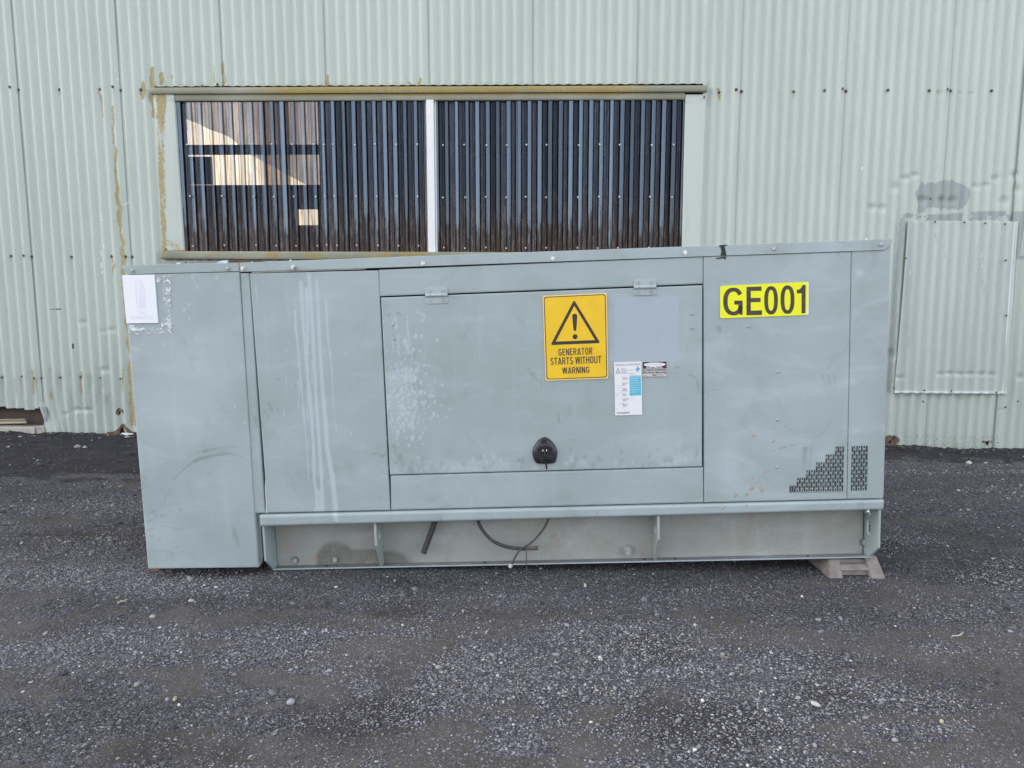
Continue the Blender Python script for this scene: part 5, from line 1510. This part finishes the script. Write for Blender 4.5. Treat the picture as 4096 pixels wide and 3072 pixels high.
def sign_text(body, fm, s0, t0, s1, t1, y, mat, parent, h=0.078):
    """one object per word, plain bold capitals"""
    adv, gap = [], 0.10
    x = 0.0
    for ch in body:
        if ch == ' ': adv.append((x, None)); x += 0.26; continue
        adv.append((x, GLYPHS[ch])); x += GLYPHS[ch][0] + gap
    total = x - gap
    words, cur = [], []
    for ch, (x0, g) in zip(body, adv):
        if g is None: words.append(cur); cur = []
        else: cur.append((x0, g))
    words.append(cur)
    for wd in words:
        bm = bmesh.new()
        for x0, g in wd:
            for k, line in enumerate(g[1]):
                for q in ribbon(line, h):
                    vs_ = []
                    for px_, py_ in q:
                        u_, v__ = fm(s0 + (s1 - s0) * (x0 + px_) / total, t0 + (t1 - t0) * min(max(py_, 0), 1))
                        vs_.append(bm.verts.new((u_, y - 0.00005 * k, v__)))
                    bm.faces.new(vs_)
        o = bm_obj('lettering', bm, mat, parent)
        me = o.data
        if len(me.polygons) and sum(p.normal.y for p in me.polygons) > 0: me.flip_normals()
DY = -0.0052                                            # door face and sticker planes
wq = gp((2169.7, 1183), (2426.4, 1171.3), (2433, 1513.3), (2181.5, 1523))
wm = quadmap(wq)
warn = flat_poly('warning_sign', [[wm(*p) for p in rounded(0, 0, 1, 1, 0.035, 0.027)]], DY, M['cream_edge'], gen, 0.0012)
warn['label'] = 'yellow generator warning sign with black triangle'
flat_poly('border', [[wm(*p) for p in rounded(0.018, 0.014, 0.982, 0.986, 0.04, 0.03)]], DY - 0.0014, M['ink'], warn)
flat_poly('face', [[wm(*p) for p in rounded(0.032, 0.024, 0.968, 0.976, 0.035, 0.026)]], DY - 0.0016, M['yellow'], warn)
def sgn(x, y_):                                         # zoom pixels of the sign -> s,t
    return (x - 178 - (y_ - 212) * 0.030) / 655.0, 1 - (y_ - 212 + (x - 178) * 0.040) / 868.0
def tri_ring(outer, inner):
    bm = bmesh.new()
    o_ = [bm.verts.new((wm(*p)[0], DY - 0.0018, wm(*p)[1])) for p in outer]; i_ = [bm.verts.new((wm(*p)[0], DY - 0.0018, wm(*p)[1])) for p in inner]
    n = len(o_)
    for k in range(n): bm.faces.new((o_[k], o_[(k + 1) % n], i_[(k + 1) % n], i_[k]))
    return bm
def rtri(A_, B_, C_, r):
    pts = []
    P3 = [np.array(A_, float), np.array(B_, float), np.array(C_, float)]
    for k in range(3):
        p, a, b = P3[k], P3[k - 1], P3[(k + 1) % 3]
        da, db = (a - p) / np.linalg.norm(a - p), (b - p) / np.linalg.norm(b - p)
        p0, p1 = p + da * r, p + db * r
        for t in np.linspace(0, 1, 5): pts.append(tuple((1 - t) ** 2 * p0 + 2 * t * (1 - t) * p + t * t * p1))
    return [sgn(*p) for p in pts]
outer = rtri((500, 254), (258, 712), (772, 692), 26)
inner = rtri((503, 314), (312, 676), (716, 661), 3)
bm_obj('pictogram', tri_ring(outer, inner), M['ink_brown'], warn)
ex = [sgn(*p) for p in [(481, 420), (484, 405), (495, 396), (510, 394), (524, 397), (531, 408), (533, 425), (529, 490), (524, 550), (520, 565), (509, 571), (499, 566), (494, 550), (486, 480)]]
dot = [sgn(511 + 26 * math.cos(a), 627 + 26 * math.sin(a)) for a in [2 * math.pi * k / 20 for k in range(20)]]
flat_poly('exclamation_mark', [[wm(*p) for p in ex], [wm(*p) for p in dot]], DY - 0.0018, M['ink_brown'], warn)
for body, x0, y0, x1, y1 in (('GENERATOR', 340, 822, 692, 750), ('STARTS WITHOUT', 258, 916, 783, 842), ('WARNING', 381, 1007, 662, 941)):
    s0, t0 = sgn(x0, y0); s1, _ = sgn(x1, y0); _, t1 = sgn(x0, y1)
    sign_text(body, wm, s0, t0, s1, t1, DY - 0.0018, M['ink'], warn)

gq_ = gp((2879, 1144), (3233.8, 1127), (3233, 1260), (2879, 1273.5))
gm_ = quadmap(gq_)
PY_ = -0.0034
plate = flat_poly('number_label', [[gm_(*p) for p in rounded(0, 0, 1, 1, 0.025, 0.06)]], PY_, M['white'], gen, 0.001)
plate['label'] = 'bright yellow GE001 number label'
yl = rounded(0, 0, 0.985, 1, 0.025, 0.06)
flat_poly('face', [[gm_(*p) for p in [(0.982, 0.05), (0.975, 0.15), (0.985, 0.3), (0.992, 0.45), (0.988, 0.6), (0.990, 0.8), (0.985, 0.93), (0.97, 1.0)] + [p for p in yl if p[0] < 0.9] + [(0.96, 0.0)]]], PY_ - 0.0012, M['lemon'], plate)
def ellipse_ring(cx, cy, rx, ry, tx, ty, a0=0, a1=360, n=40, m=3.0):
    o_, i_ = [], []
    for k in range(n + 1):
        t = R(a0 + (a1 - a0) * k / n)
        c, s = math.cos(t), math.sin(t)
        q = (abs(c) ** m + abs(s) ** m) ** (-1 / m) if m != 2 else 1
        o_.append((cx + rx * c * q, cy + ry * s * q)); i_.append((cx + (rx - tx) * c * q, cy + (ry - ty) * s * q))
    return [[o_[k], o_[k + 1], i_[k + 1], i_[k]] for k in range(n)]
def gch(x, y_): return (x - 440) / 871.0, 1 - (y_ - 600 + (x - 440) * 0.0475) / 316.0
def glyph(polys): return [[gm_(*gch(*p)) for p in pl] for pl in polys]
Gp = ellipse_ring(571, 751, 100, 135, 43, 38, 22, 326, 44, 2.3)
Gp += [[(580, 741), (662, 741), (662, 879), (634, 879), (620, 840), (620, 780), (580, 780)]]
Ep = [[(700, 610), (742, 608), (742, 882), (700, 882)], [(742, 608), (848, 604), (848, 645), (742, 648)], [(742, 716), (838, 713), (838, 754), (742, 757)], [(742, 838), (852, 834), (852, 879), (742, 882)]]
O1 = ellipse_ring(941, 737, 67, 136, 38, 36, 0, 360, 44, 2.4)
O2 = ellipse_ring(1102, 730, 68, 136, 38, 36, 0, 360, 44, 2.4)
I1 = [[(1240, 640), (1240, 860), (1279, 858), (1279, 588), (1250, 589), (1240, 610), (1222, 630), (1194, 636), (1194, 670), (1240, 668)]]
for nm, pl in (('G', Gp), ('E', Ep), ('0', O1), ('0', O2), ('1', I1)):
    flat_poly('letter', glyph(pl), PY_ - 0.0016, M['ink'], plate)

rq = gp((2455.8, 1448.7), (2565, 1444.8), (2568, 1658), (2459.7, 1661))
rm_ = quadmap(rq)
resc = flat_poly('rescue_notice', [[rm_(*p) for p in ((0, 0), (1, 0), (1, 1), (0, 1))]], DY, M['white'], gen, 0.0008)
resc['label'] = 'small white electric shock rescue notice'
lettering('RESCUE from ELECTRIC SHOCK', rm_, 0.05, 0.93, 0.95, 0.965, DY - 0.001, M['print_grey'], resc, 0.02)
flat_poly('blue_panel', [[rm_(*p) for p in ((0.55, 0.365), (0.97, 0.365), (0.97, 0.74), (0.55, 0.74))]], DY - 0.001, M['cyan'], resc)
lettering('EMERGENCY RESPONSE', rm_, 0.57, 0.708, 0.95, 0.728, DY - 0.0013, M['white'], resc, 0.01)
ln = []
_r2 = random.Random(5)
for k in range(7): ln.append([(0.58, 0.68 - k * 0.042), (0.58 + _r2.uniform(0.2, 0.36), 0.68 - k * 0.042), 0.006])
flat_poly('print_line', [[rm_(a[0], a[1]), rm_(b[0], b[1]), rm_(b[0], b[1] + t), rm_(a[0], a[1] + t)] for a, b, t in ln], DY - 0.0013, M['white'], resc)
ln = []
for blk in range(6):
    for k in range(3): ln.append([(0.29, 0.70 - blk * 0.10 - k * 0.018), (0.29 + _r2.uniform(0.10, 0.24), 0.70 - blk * 0.10 - k * 0.018), 0.007 if k else 0.011])
for k in range(6): ln.append([(0.24, 0.88 - k * 0.02), (0.24 + _r2.uniform(0.15, 0.5), 0.88 - k * 0.02), 0.006])
for k in range(16):
    y_ = _r2.uniform(0.03, 0.6); x_ = _r2.uniform(0.02, 0.3)
    ln.append([(x_, y_), (x_ + _r2.uniform(0.03, 0.2), y_ + _r2.uniform(-0.02, 0.02)), 0.004])
ln.append([(0.06, 0.035), (0.54, 0.035), 0.02])
flat_poly('print_line', [[rm_(a[0], a[1]), rm_(b[0], b[1]), rm_(b[0], b[1] + t), rm_(a[0], a[1] + t)] for a, b, t in ln], DY - 0.001, M['print_grey'], resc)
flat_poly('blue_cross', [[rm_(*p) for p in q] for q in (((0.77, 0.84), (0.94, 0.84), (0.94, 0.87), (0.77, 0.87)), ((0.83, 0.80), (0.88, 0.80), (0.88, 0.915), (0.83, 0.915)))], DY - 0.001, M['cyan'], resc)
tr_o = [(0.045, 0.79), (0.215, 0.79), (0.13, 0.90)]; tr_i = [(0.075, 0.803), (0.185, 0.803), (0.13, 0.877)]
flat_poly('shock_triangle', [[rm_(*tr_o[k]), rm_(*tr_o[(k + 1) % 3]), rm_(*tr_i[(k + 1) % 3]), rm_(*tr_i[k])] for k in range(3)] + [[rm_(0.115, 0.845), rm_(0.14, 0.862), rm_(0.132, 0.842), rm_(0.15, 0.838), rm_(0.122, 0.808), rm_(0.13, 0.832)]], DY - 0.001, M['print_grey'], resc)

dq = gp((2567, 1444.8), (2668, 1442.8), (2668.9, 1506.3), (2567.4, 1508))
dm_ = quadmap(dq)
dang = flat_poly('danger_label', [[dm_(*p) for p in rounded(0.005, 0, 1, 1, 0.03, 0.05)]], DY, M['silver'], gen, 0.0009)
dang['label'] = 'small worn danger label with dark header'
flat_poly('header', [[dm_(*p) for p in ((0.03, 0.53), (0.97, 0.53), (0.97, 0.955), (0.03, 0.955))]], DY - 0.0011, M['ink_brown'], dang)
flat_poly('oval', [[dm_(0.5 + 0.43 * math.cos(a), 0.78 + 0.13 * math.sin(a)) for a in [2 * math.pi * k / 28 for k in range(28)]]], DY - 0.0013, M['white'], dang)
lettering('DANGER', dm_, 0.20, 0.725, 0.80, 0.835, DY - 0.0015, M['fadedtext'], dang, 0.02)
lettering('ELECTRICAL', dm_, 0.18, 0.545, 0.82, 0.655, DY - 0.0013, M['white'], dang, 0.03)
for body, a, b, t0 in (('ACCESS BY AUTHORISED', 0.04, 0.96, 0.385), ('ELECTRICAL PERSONNEL', 0.04, 0.96, 0.225), ('ONLY', 0.40, 0.60, 0.065)):
    lettering(body, dm_, a, t0, b, t0 + 0.11, DY - 0.0012, M['ink'], dang, 0.03)
# thin black edge
flat_poly('border', [[dm_(*p) for p in q] for q in (((0.03, 0.03), (0.97, 0.03), (0.97, 0.042), (0.03, 0.042)), ((0.03, 0.042), (0.037, 0.042), (0.037, 0.53), (0.03, 0.53)), ((0.963, 0.042), (0.97, 0.042), (0.97, 0.53), (0.963, 0.53)))], DY - 0.0012, M['ink'], dang)

# faded white board and the tape left round it
bq = gp((493.2, 1101), (622, 1099.3), (636.5, 1291.6), (510.7, 1293.4))
bm_ = quadmap(bq)
board = flat_poly('faded_board', [[bm_(*p) for p in ((0, 0), (1, 0), (1, 1), (0, 1))]], -0.004, M['board_white'], gen, 0.005)
board['label'] = 'sun-bleached white board with ghost of a fire extinguisher'
def bz(x, y_): return (x - 216 - (y_ - 278) * 0.078) / 297.0, 1 - (y_ - 278 + (x - 216) * 0.005) / 443.0
cyl = [(372, 380), (378, 350), (372, 325), (385, 318), (398, 332), (402, 352), (415, 372), (425, 410), (437, 583), (362, 583)]
hose_ = [(335, 360), (338, 335), (350, 322), (372, 318), (372, 326), (353, 331), (346, 343), (344, 362), (354, 553), (347, 553)]
flat_poly('extinguisher_ghost', [[bm_(*bz(*p)) for p in cyl], [bm_(*bz(*p)) for p in hose_]], -0.0093, M['faded'], board)
def faded_text(b_, x0, y0, x1, y1):
    s0, t0 = bz(x0, y0); s1, _ = bz(x1, y0); _, t1 = bz(x0, y1)
    lettering(b_, bm_, s0, t0, s1, t1, -0.0093, M['faded'], board, 0.02)
faded_text('FIRE', 368, 640, 440, 610)
faded_text('EXTINGUISHER', 292, 684, 508, 652)

def crinkle(name, polys):
    Vv, Ff = [], []
    for (x0, y0, x1, y1, step) in polys:
        us, vs = np.arange(x0, x1, step), np.arange(y0, y1, step)
        XX, YY = np.meshgrid(us, vs)
        base = sum(len(v_) for v_ in Vv)
        pts = [G(a, b) for a, b in zip(XX.ravel(), YY.ravel())]
        dd = rng.uniform(0, 1, XX.size) ** 1.6 * 0.0045
        ex_ = rng.uniform(-0.9, 0.9, (XX.size, 2)) * 0.001
        Vv.append(np.array([(p[0] + e[0], -0.0038 - d, p[1] + e[1]) for p, d, e in zip(pts, dd, ex_)]))
        n = len(us)
        for r_ in range(len(vs) - 1):
            for c_ in range(n - 1):
                k = base + r_ * n + c_
                Ff.append((k, k + 1, k + n + 1, k + n))
    return big_mesh(name, np.concatenate(Vv), np.array(Ff), M['tape'], gen, False)
crinkle('clear_tape', [(628, 1103, 690, 1130, 3.2), (655, 1127, 690, 1205, 3.2), (664, 1202, 688, 1300, 3.2), (648, 1290, 696, 1334, 3.2), (548, 1312, 655, 1338, 3.2), (520, 1300, 560, 1336, 3.2)])

# black tar mark on the trim
tm = [[(2879, 985), (2896, 984), (2901, 1006), (2904, 1022), (2880, 1022), (2884, 1004)], [(2872, 986), (2880, 981), (2908, 979), (2904, 984), (2878, 989)]]
flat_poly('tar_mark', [[G(*p) for p in q] for q in tm], -0.0066, M['tar'], gen, 0.0005)
tm2 = [[(2864, 1033), (2886, 1028), (2905, 1026), (2903, 1034), (2900, 1040), (2894, 1033), (2866, 1037)]]
flat_poly('tar_mark', [[G(*p) for p in q] for q in tm2], -0.0018, M['tar'], gen, 0.0005)
# small white clips along the roof edge
for x0, x1, y0, y1 in ((704, 719, 1050, 1057), (1001, 1010, 1046, 1051), (1066, 1084, 1045, 1049), (1157, 1164, 1038, 1046), (3463, 3472, 953, 961), (2866, 2872, 979, 984)):
    (a, b), (c, d) = G(x0, y1), G(x1, y0)
    prism('clip', [(a, b - 0.004), (c - 0.002, b - 0.004), (c, d), (a + 0.002, d)], 0.001, 0.01, M['clip'], gen)

# ---------------------------------------------------------------- latch on the door
def lz(x, y_): return G(2050 + 0.14465 * x, 1680 + 0.14465 * y_)
half = [(885, 462), (960, 485), (1040, 535), (1115, 610), (1180, 705), (1225, 800), (1243, 890), (1235, 990), (1210, 1090), (1180, 1165), (1140, 1190), (1040, 1203), (895, 1205), (750, 1202), (665, 1190), (630, 1160), (585, 1080), (556, 980), (548, 880), (565, 790), (605, 700), (665, 610), (735, 535), (810, 485)]
cx_, cy_ = 893, 860
bm = bmesh.new()
prev = None
for sc, yy in ((1.0, -0.003), (0.985, -0.008), (0.93, -0.013), (0.80, -0.017), (0.6, -0.0195), (0.35, -0.021)):
    ring = []
    for x, y_ in half:
        p = lz(cx_ + (x - cx_) * sc, cy_ + (y_ - cy_) * sc)
        dep = yy
        ring.append(bm.verts.new((p[0], dep, p[1])))
    if prev:
        for k in range(len(ring)): bm.faces.new((prev[k], prev[(k + 1) % len(ring)], ring[(k + 1) % len(ring)], ring[k]))
    prev = ring
bm.faces.new(prev)
latch = bm_obj('latch', bm, M['plastic'], gen, True)
def lpoly(pts): return [lz(*p) for p in pts]
flat_poly('recess_shade', [lpoly([(685, 790), (720, 735), (800, 700), (890, 688), (990, 700), (1070, 735), (1110, 770), (1080, 830), (1000, 875), (890, 890), (780, 880), (710, 840)])], -0.0215, M['dark'], latch, 0.0006)  # flat dark plate, the recess's shade put in as colour
flat_poly('paddle', [lpoly([(745, 835), (800, 790), (885, 775), (970, 790), (1055, 830), (1000, 865), (890, 880), (800, 868)])], -0.0222, M['plastic'], latch, 0.004)
flat_poly('lower_lip', [lpoly([(620, 920), (760, 905), (890, 898), (1030, 905), (1170, 925), (1140, 990), (1040, 1035), (900, 1050), (760, 1035), (650, 985)])], -0.0205, M['plastic'], latch, 0.006)
for x in (838, 936):
    bm = bmesh.new()
    add_tube(bm, [(*[lz(x, 770)[0]], -0.026, lz(x, 770)[1]), (lz(x, 820)[0], -0.031, lz(x, 820)[1]), (lz(x, 875)[0], -0.026, lz(x, 875)[1])], 0.0018, 8)
    bm_obj('staple', bm, M['zinc'], latch, True)
bm = bmesh.new(); disc_bm(bm, 0.0115, -0.0165, -0.0195, 18, *lz(870, 580)); bm_obj('lock_cover', bm, M['plastic'], latch)
bm = bmesh.new()
p = [lz(*q) for q in ((872, 790), (880, 900), (900, 1020), (925, 1180), (945, 1325))]
add_tube(bm, [(p[0][0], -0.031, p[0][1]), (p[1][0], -0.035, p[1][1]), (p[2][0], -0.034, p[2][1]), (p[3][0], -0.030, p[3][1]), (p[4][0], -0.026, p[4][1])], [0.0026, 0.003, 0.0034, 0.0034, 0.0028], 6)
bm_obj('cable_tie', bm, M['tar'], latch, True)
q = lz(825, 1060)
box('tie_head', q[0] - 0.005, q[0] + 0.004, -0.034, -0.026, q[1] - 0.006, q[1] + 0.006, M['plastic'], latch, 0.001)

# ---------------------------------------------------------------- hoses under the skid rail
def g3(px, py, d): 
    u, v_ = G(px, py, d); return (u, d, v_)
bm = bmesh.new()
pth = [Vector(g3(1752, 2052, 0.085)), Vector(g3(1694, 2213, 0.070))]
add_tube(bm, [pth[0].lerp(pth[1], t) for t in np.linspace(0, 1, 61)], 0.0118, 12, 0.07)
o = bm_obj('drain_hose', bm, M['rubber'], gen, True); o['label'] = 'ribbed black drain hose hanging under the skid rail'
bm = bmesh.new()
add_tube(bm, smooth_path([g3(*p_, d) for p_, d in (((1903, 2050), 0.08), ((1909, 2075), 0.075), ((1927, 2116), 0.06), ((1968, 2161), 0.05), ((2022, 2186), 0.045), ((2081, 2195), 0.045), ((2112, 2194), 0.045))]), 0.0072, 10)
loop = bm_obj('looped_hose', bm, M['rubber'], gen, True)
bm = bmesh.new(); add_tube(bm, [g3(2106, 2194, 0.045), g3(2142, 2193, 0.045)], 0.0078, 10); add_tube(bm, [g3(2140, 2193, 0.045), g3(2153, 2192, 0.045)], 0.0095, 6)
bm_obj('hose_fitting', bm, M['brass'], loop, False)
bm = bmesh.new()
add_tube(bm, smooth_path([g3(*p_, d) for p_, d in (((2206, 2050), 0.075), ((2198, 2068), 0.07), ((2171, 2120), 0.058), ((2126, 2170), 0.035), ((2081, 2199), 0.028), ((2058, 2233), 0.025), ((2043, 2264), 0.025))]), 0.0046, 8)
tb_ = bm_obj('thin_tube', bm, M['tube'], gen, True)
bm = bmesh.new(); add_tube(bm, [g3(2046, 2256, 0.025), g3(2040, 2269, 0.025)], 0.0075, 10); bm_obj('tube_cap', bm, M['fadedtext'], tb_, False)
bm = bmesh.new(); add_tube(bm, [g3(2103, 2183, 0.022), g3(2105, 2215, 0.018), g3(2106, 2255, 0.018), g3(2107, 2294, 0.018)], 0.0022, 6)
bm_obj('cable_tie', bm, M['tube'], gen)

# ---------------------------------------------------------------- things on and under the generator
def gen_world(u, y, v_): return Vector((GR @ np.array([u, y, v_]) + GO).tolist())
def ledge_thing(name, pxs, dep, thick, mat, lab, cat):
    bm = bmesh.new()
    pts = [G(a, b, dep) for a, b in pxs]
    f_ = [bm.verts.new(gen_world(u, dep, v_)) for u, v_ in pts]; b_ = [bm.verts.new(gen_world(u, dep + thick, v_)) for u, v_ in pts]
    n = len(f_)
    bm.faces.new(f_); bm.faces.new(b_[::-1])
    for k in range(n): bm.faces.new((f_[k], b_[k], b_[(k + 1) % n], f_[(k + 1) % n]))
    return tag(bm_obj(name, bm, mat), lab, cat)
zr = 1.2475
def base_px(px, dep):
    # lowest point that still rests on the roof sheet
    lo, hi = 900, 1400
    for _ in range(40):
        mid_ = (lo + hi) / 2
        if G(px, mid_, dep)[1] > zr: lo = mid_
        else: hi = mid_
    return lo
ledge_thing('scrap_plate', [(914, base_px(914, 0.12)), (1072, base_px(1072, 0.12)), (1067, 1047), (1019, 1042), (985, 1042), (955, 1039), (914, 1040.5)], 0.12, 0.16, M['scrap_red'], 'red-brown flat scrap piece lying on the generator roof', 'scrap')
ledge_thing('plastic_scrap', [(868, base_px(868, 0.14)), (911, base_px(911, 0.14)), (911, 1041), (884, 1043), (868, 1049)], 0.14, 0.10, M['scrap_pale'], 'pale bluish scrap piece on the generator roof beside the red-brown one', 'scrap')

def ground_z(x, y): return float(gz(np.array([x]), np.array([y]))[0])
p = ground_at(618, 2283)
bm = bmesh.new()
add_box(bm, p[0] - 0.019, p[0] + 0.021, p[1], p[1] + 0.30, ground_z(p[0], p[1]) - 0.01, -0.0105, 0.003)
tag(bm_obj('timber_packer', bm, M['packer']), 'reddish timber packer under the left corner of the generator', 'packer')

# concrete block under the right end
def block():
    zg = -0.045
    pl, pr = ground_at(3315, 2315), ground_at(3551, 2317)
    y0 = 0.5 * (pl[1] + pr[1])
    x0, x1 = pl[0], pr[0]
    # bottom of the flange at the right end
    top = min(gen_world(2.20, 0.083, fz)[2], gen_world(2.20, 0.3, fz)[2]) - 0.001
    topR = gen_world(2.44, 0.083, fz)[2] - 0.001
    ins_f, ins_s, dpt = 0.055, 0.022, 0.34
    legw = 0.058
    bm = bmesh.new()
    def frus(a0, a1, b0, b1, yb0, yb1, yt0, yt1, zb, zt_):
        v_ = [bm.verts.new(q_) for q_ in ((a0, yb0, zb), (a1, yb0, zb), (a1, yb1, zb), (a0, yb1, zb), (b0, yt0, zt_), (b1, yt0, zt_), (b1, yt1, zt_), (b0, yt1, zt_))]
        for q_ in ((0, 3, 2, 1), (4, 5, 6, 7), (0, 1, 5, 4), (1, 2, 6, 5), (2, 3, 7, 6), (3, 0, 4, 7)): bm.faces.new([v_[i] for i in q_])
    # two side ribs
    frus(x0, x0 + legw + 0.004, x0 + 0.020, x0 + legw + 0.008, y0, y0 + dpt, y0 + ins_f, y0 + dpt - ins_f, zg, top)
    frus(x1 - legw - 0.004, x1, x1 - legw - 0.012, x1 - 0.020, y0, y0 + dpt, y0 + ins_f, y0 + dpt - ins_f, zg, topR)
    # recessed middle with a bridge and a low arch
    frus(x0 + legw - 0.001, x1 - legw + 0.001, x0 + legw * 0.9, x1 - legw * 0.9, y0 + 0.022, y0 + dpt - 0.022, y0 + 0.045, y0 + dpt - 0.05, zg + 0.036, top - 0.018)
    frus(x0 + legw * 0.9, x1 - legw * 0.9, x0 + legw * 0.9, x1 - legw * 0.9, y0 + 0.062, y0 + dpt - 0.062, y0 + 0.064, y0 + dpt - 0.06, top - 0.020, top - 0.002)
    frus(x0 + legw - 0.002, x1 - legw + 0.002, x0 + legw - 0.002, x1 - legw + 0.002, y0 + 0.034, y0 + dpt - 0.03, y0 + 0.036, y0 + dpt - 0.03, zg + 0.012, zg + 0.0365)
    bmesh.ops.bevel(bm, geom=list(bm.edges), offset=0.003, segments=2, affect='EDGES')
    return tag(bm_obj('concrete_block', bm, M['concrete']), 'pinkish grey concrete support block with sloping ribs under the right end of the skid', 'block')
block()

# ---------------------------------------------------------------- single stones and small things on the ground
def boulder(px, py, wpx, mat_c, lab, flat=0.6):
    p = ground_at(px, py)
    dist = math.hypot(p[1], CAM_H)
    r = wpx / FOC * math.hypot(p[1], CAM_H + 0.035) / 2
    bm = bmesh.new()
    bmesh.ops.create_icosphere(bm, subdivisions=3, radius=1.0)
    rr = random.Random(px)
    sx, sy, sz = rr.uniform(0.95, 1.15), rr.uniform(0.65, 0.85), flat * rr.uniform(0.85, 1.1)
    planes = [(Vector((rr.gauss(0, 1), rr.gauss(0, 1), rr.gauss(0, 0.7))).normalized(), rr.uniform(0.72, 0.95)) for _ in range(9)]
    ang = rr.uniform(0, 3)
    for v_ in bm.verts:
        c = v_.co.copy()
        for n_, d_ in planes:
            k = c.dot(n_)
            if k > d_: c -= n_ * (k - d_) * 0.85
        c = Vector((c.x * sx, c.y * sy, c.z * sz)) * r
        v_.co = Vector((c.x * math.cos(ang) * 0.3 + c.x * 0.7, c.y, c.z)) + Vector((p[0], p[1], ground_z(p[0], p[1]) + r * flat * 0.45))
    m_ = simple('stone_' + lab.split()[0], mat_c, 0.85, var=0.3, scale=90, spec=0.25)
    return tag(bm_obj('stone', bm, m_, None, True), lab, 'stone', 'loose stones lying on the gravel')
GREY, CREAM, BLUE, WHITE = (0.32, 0.315, 0.315), (0.44, 0.40, 0.33), (0.31, 0.325, 0.355), (0.60, 0.585, 0.56)
for a in ((1163, 2812, 40, GREY, 'biggest grey stone on the gravel, left of the middle near the front'),
          (1852, 2450, 28, BLUE, 'flat bluish grey stone on bare dirt in front of the hanging hoses'),
          (1754, 2671, 26, GREY, 'grey upright stone in the middle of the front gravel'),
          (668, 2796, 26, BLUE, 'bluish stone touching a cream one at the front left'),
          (699, 2795, 30, CREAM, 'cream stone touching a bluish one at the front left'),
          (92, 2768, 17, WHITE, 'small white stone near the left edge of the front gravel'),
          (548, 2740, 28, GREY, 'grey half-buried stone behind the cream and bluish pair'),
          (765, 2408, 24, CREAM, 'cream stone in front of the left cabinet of the generator'),
          (611, 2468, 24, CREAM, 'cream stone in front of the left edge of the cabinet'),
          (640, 2508, 15, WHITE, 'small whitish stone just nearer than the cream stone before the cabinet edge'),
          (2341, 2346, 30, CREAM, 'pale stone close under the skid right of the dangling cable tie'),
          (2890, 2618, 26, GREY, 'rounded grey stone right of the middle on bare dirt'),
          (2957, 2598, 18, CREAM, 'small cream stone beside the rounded grey one on bare dirt'),
          (3273, 2478, 22, GREY, 'grey stone on the dirt strip in front of the concrete block'),
          (2927, 2699, 22, BLUE, 'bluish stone nearer than the rounded grey one right of the middle'),
          (2810, 2805, 22, WHITE, 'whitish stone in the gravel at the front, right of the middle'),
          (3259, 2983, 30, GREY, 'long grey stone at the front edge of the gravel on the right'),
          (3766, 2888, 28, CREAM, 'large pale cream stone at the front right'),
          (3580, 2963, 28, GREY, 'grey stone between the long grey and the large cream ones at front right'),
          (2990, 3064, 20, WHITE, 'white stone at the very bottom edge of the picture'),
          (1610, 2505, 17, WHITE, 'small bright stone left of the flat bluish one')):
    boulder(*a)
def ground_tube(name, pxs, r, mat, lab, cat, lift=0.004):
    pts = []
    for a, b in pxs:
        p = ground_at(a, b); p = ground_at(a, b, ground_z(p[0], p[1]))
        pts.append(Vector((p[0], p[1], ground_z(p[0], p[1]) + lift)))
    bm = bmesh.new(); add_tube(bm, smooth_path(pts, 4), r, 6)
    return tag(bm_obj(name, bm, mat, None, True), lab, cat)
ground_tube('twig', [(472, 2416), (484, 2410), (495, 2409), (508, 2402)], 0.004, M['twig'], 'short pale twig on the gravel left of the generator', 'twig')
ground_tube('twig', [(3808, 2548), (3838, 2546), (3852, 2534)], 0.003, M['twig'], 'thin curved twig on the gravel at far right', 'twig')
# white strip against the wall foot on the left
a, b = W(498, 1736), W(551, 1741)
bm = bmesh.new()
vs = [bm.verts.new(world_of(WR, WO, *q_)) for q_ in ((a[0], -0.06, a[1] + 0.008), (b[0] + 0.1, -0.06, b[1] + 0.004), (b[0] + 0.1, -0.03, b[1] + 0.012), (a[0], -0.03, a[1] + 0.016))]
vt = [bm.verts.new(v_.co + Vector((0, 0, -0.008))) for v_ in vs]
bm.faces.new(vs); bm.faces.new(vt[::-1])
for k in range(4): bm.faces.new((vs[k], vt[k], vt[(k + 1) % 4], vs[(k + 1) % 4]))
tag(bm_obj('white_strip', bm, M['white']), 'thin white strip lying against the wall foot left of the generator', 'strip')
# dry weed at the wall foot
bm = bmesh.new()
bx_, bz_ = W(3806, 1800)
for dx, dz, dy in ((0.010, 0.045, -0.01), (-0.012, 0.035, -0.02), (0.004, 0.055, -0.015), (-0.020, 0.018, -0.03), (0.02, 0.02, -0.03)):
    b0_ = world_of(WR, WO, bx_, -0.035, bz_); t0_ = world_of(WR, WO, bx_ + dx, -0.035 + dy, bz_ + dz)
    add_tube(bm, [b0_, b0_.lerp(t0_, 0.6) + Vector((dx * 0.3, 0, 0.004)), t0_], [0.0025, 0.002, 0.0012], 5)
    l_ = t0_
    f_ = [bm.verts.new(l_ + Vector(q_)) for q_ in ((0, 0, 0), (dx * 0.6 + 0.004, -0.004, 0.003), (dx, -0.006, 0.010), (dx * 0.4 - 0.003, -0.002, 0.008))]
    bm.faces.new(f_)
tag(bm_obj('weed', bm, M['weed']), 'tiny dry weed sprouting at the wall foot below the patch panel', 'weed')
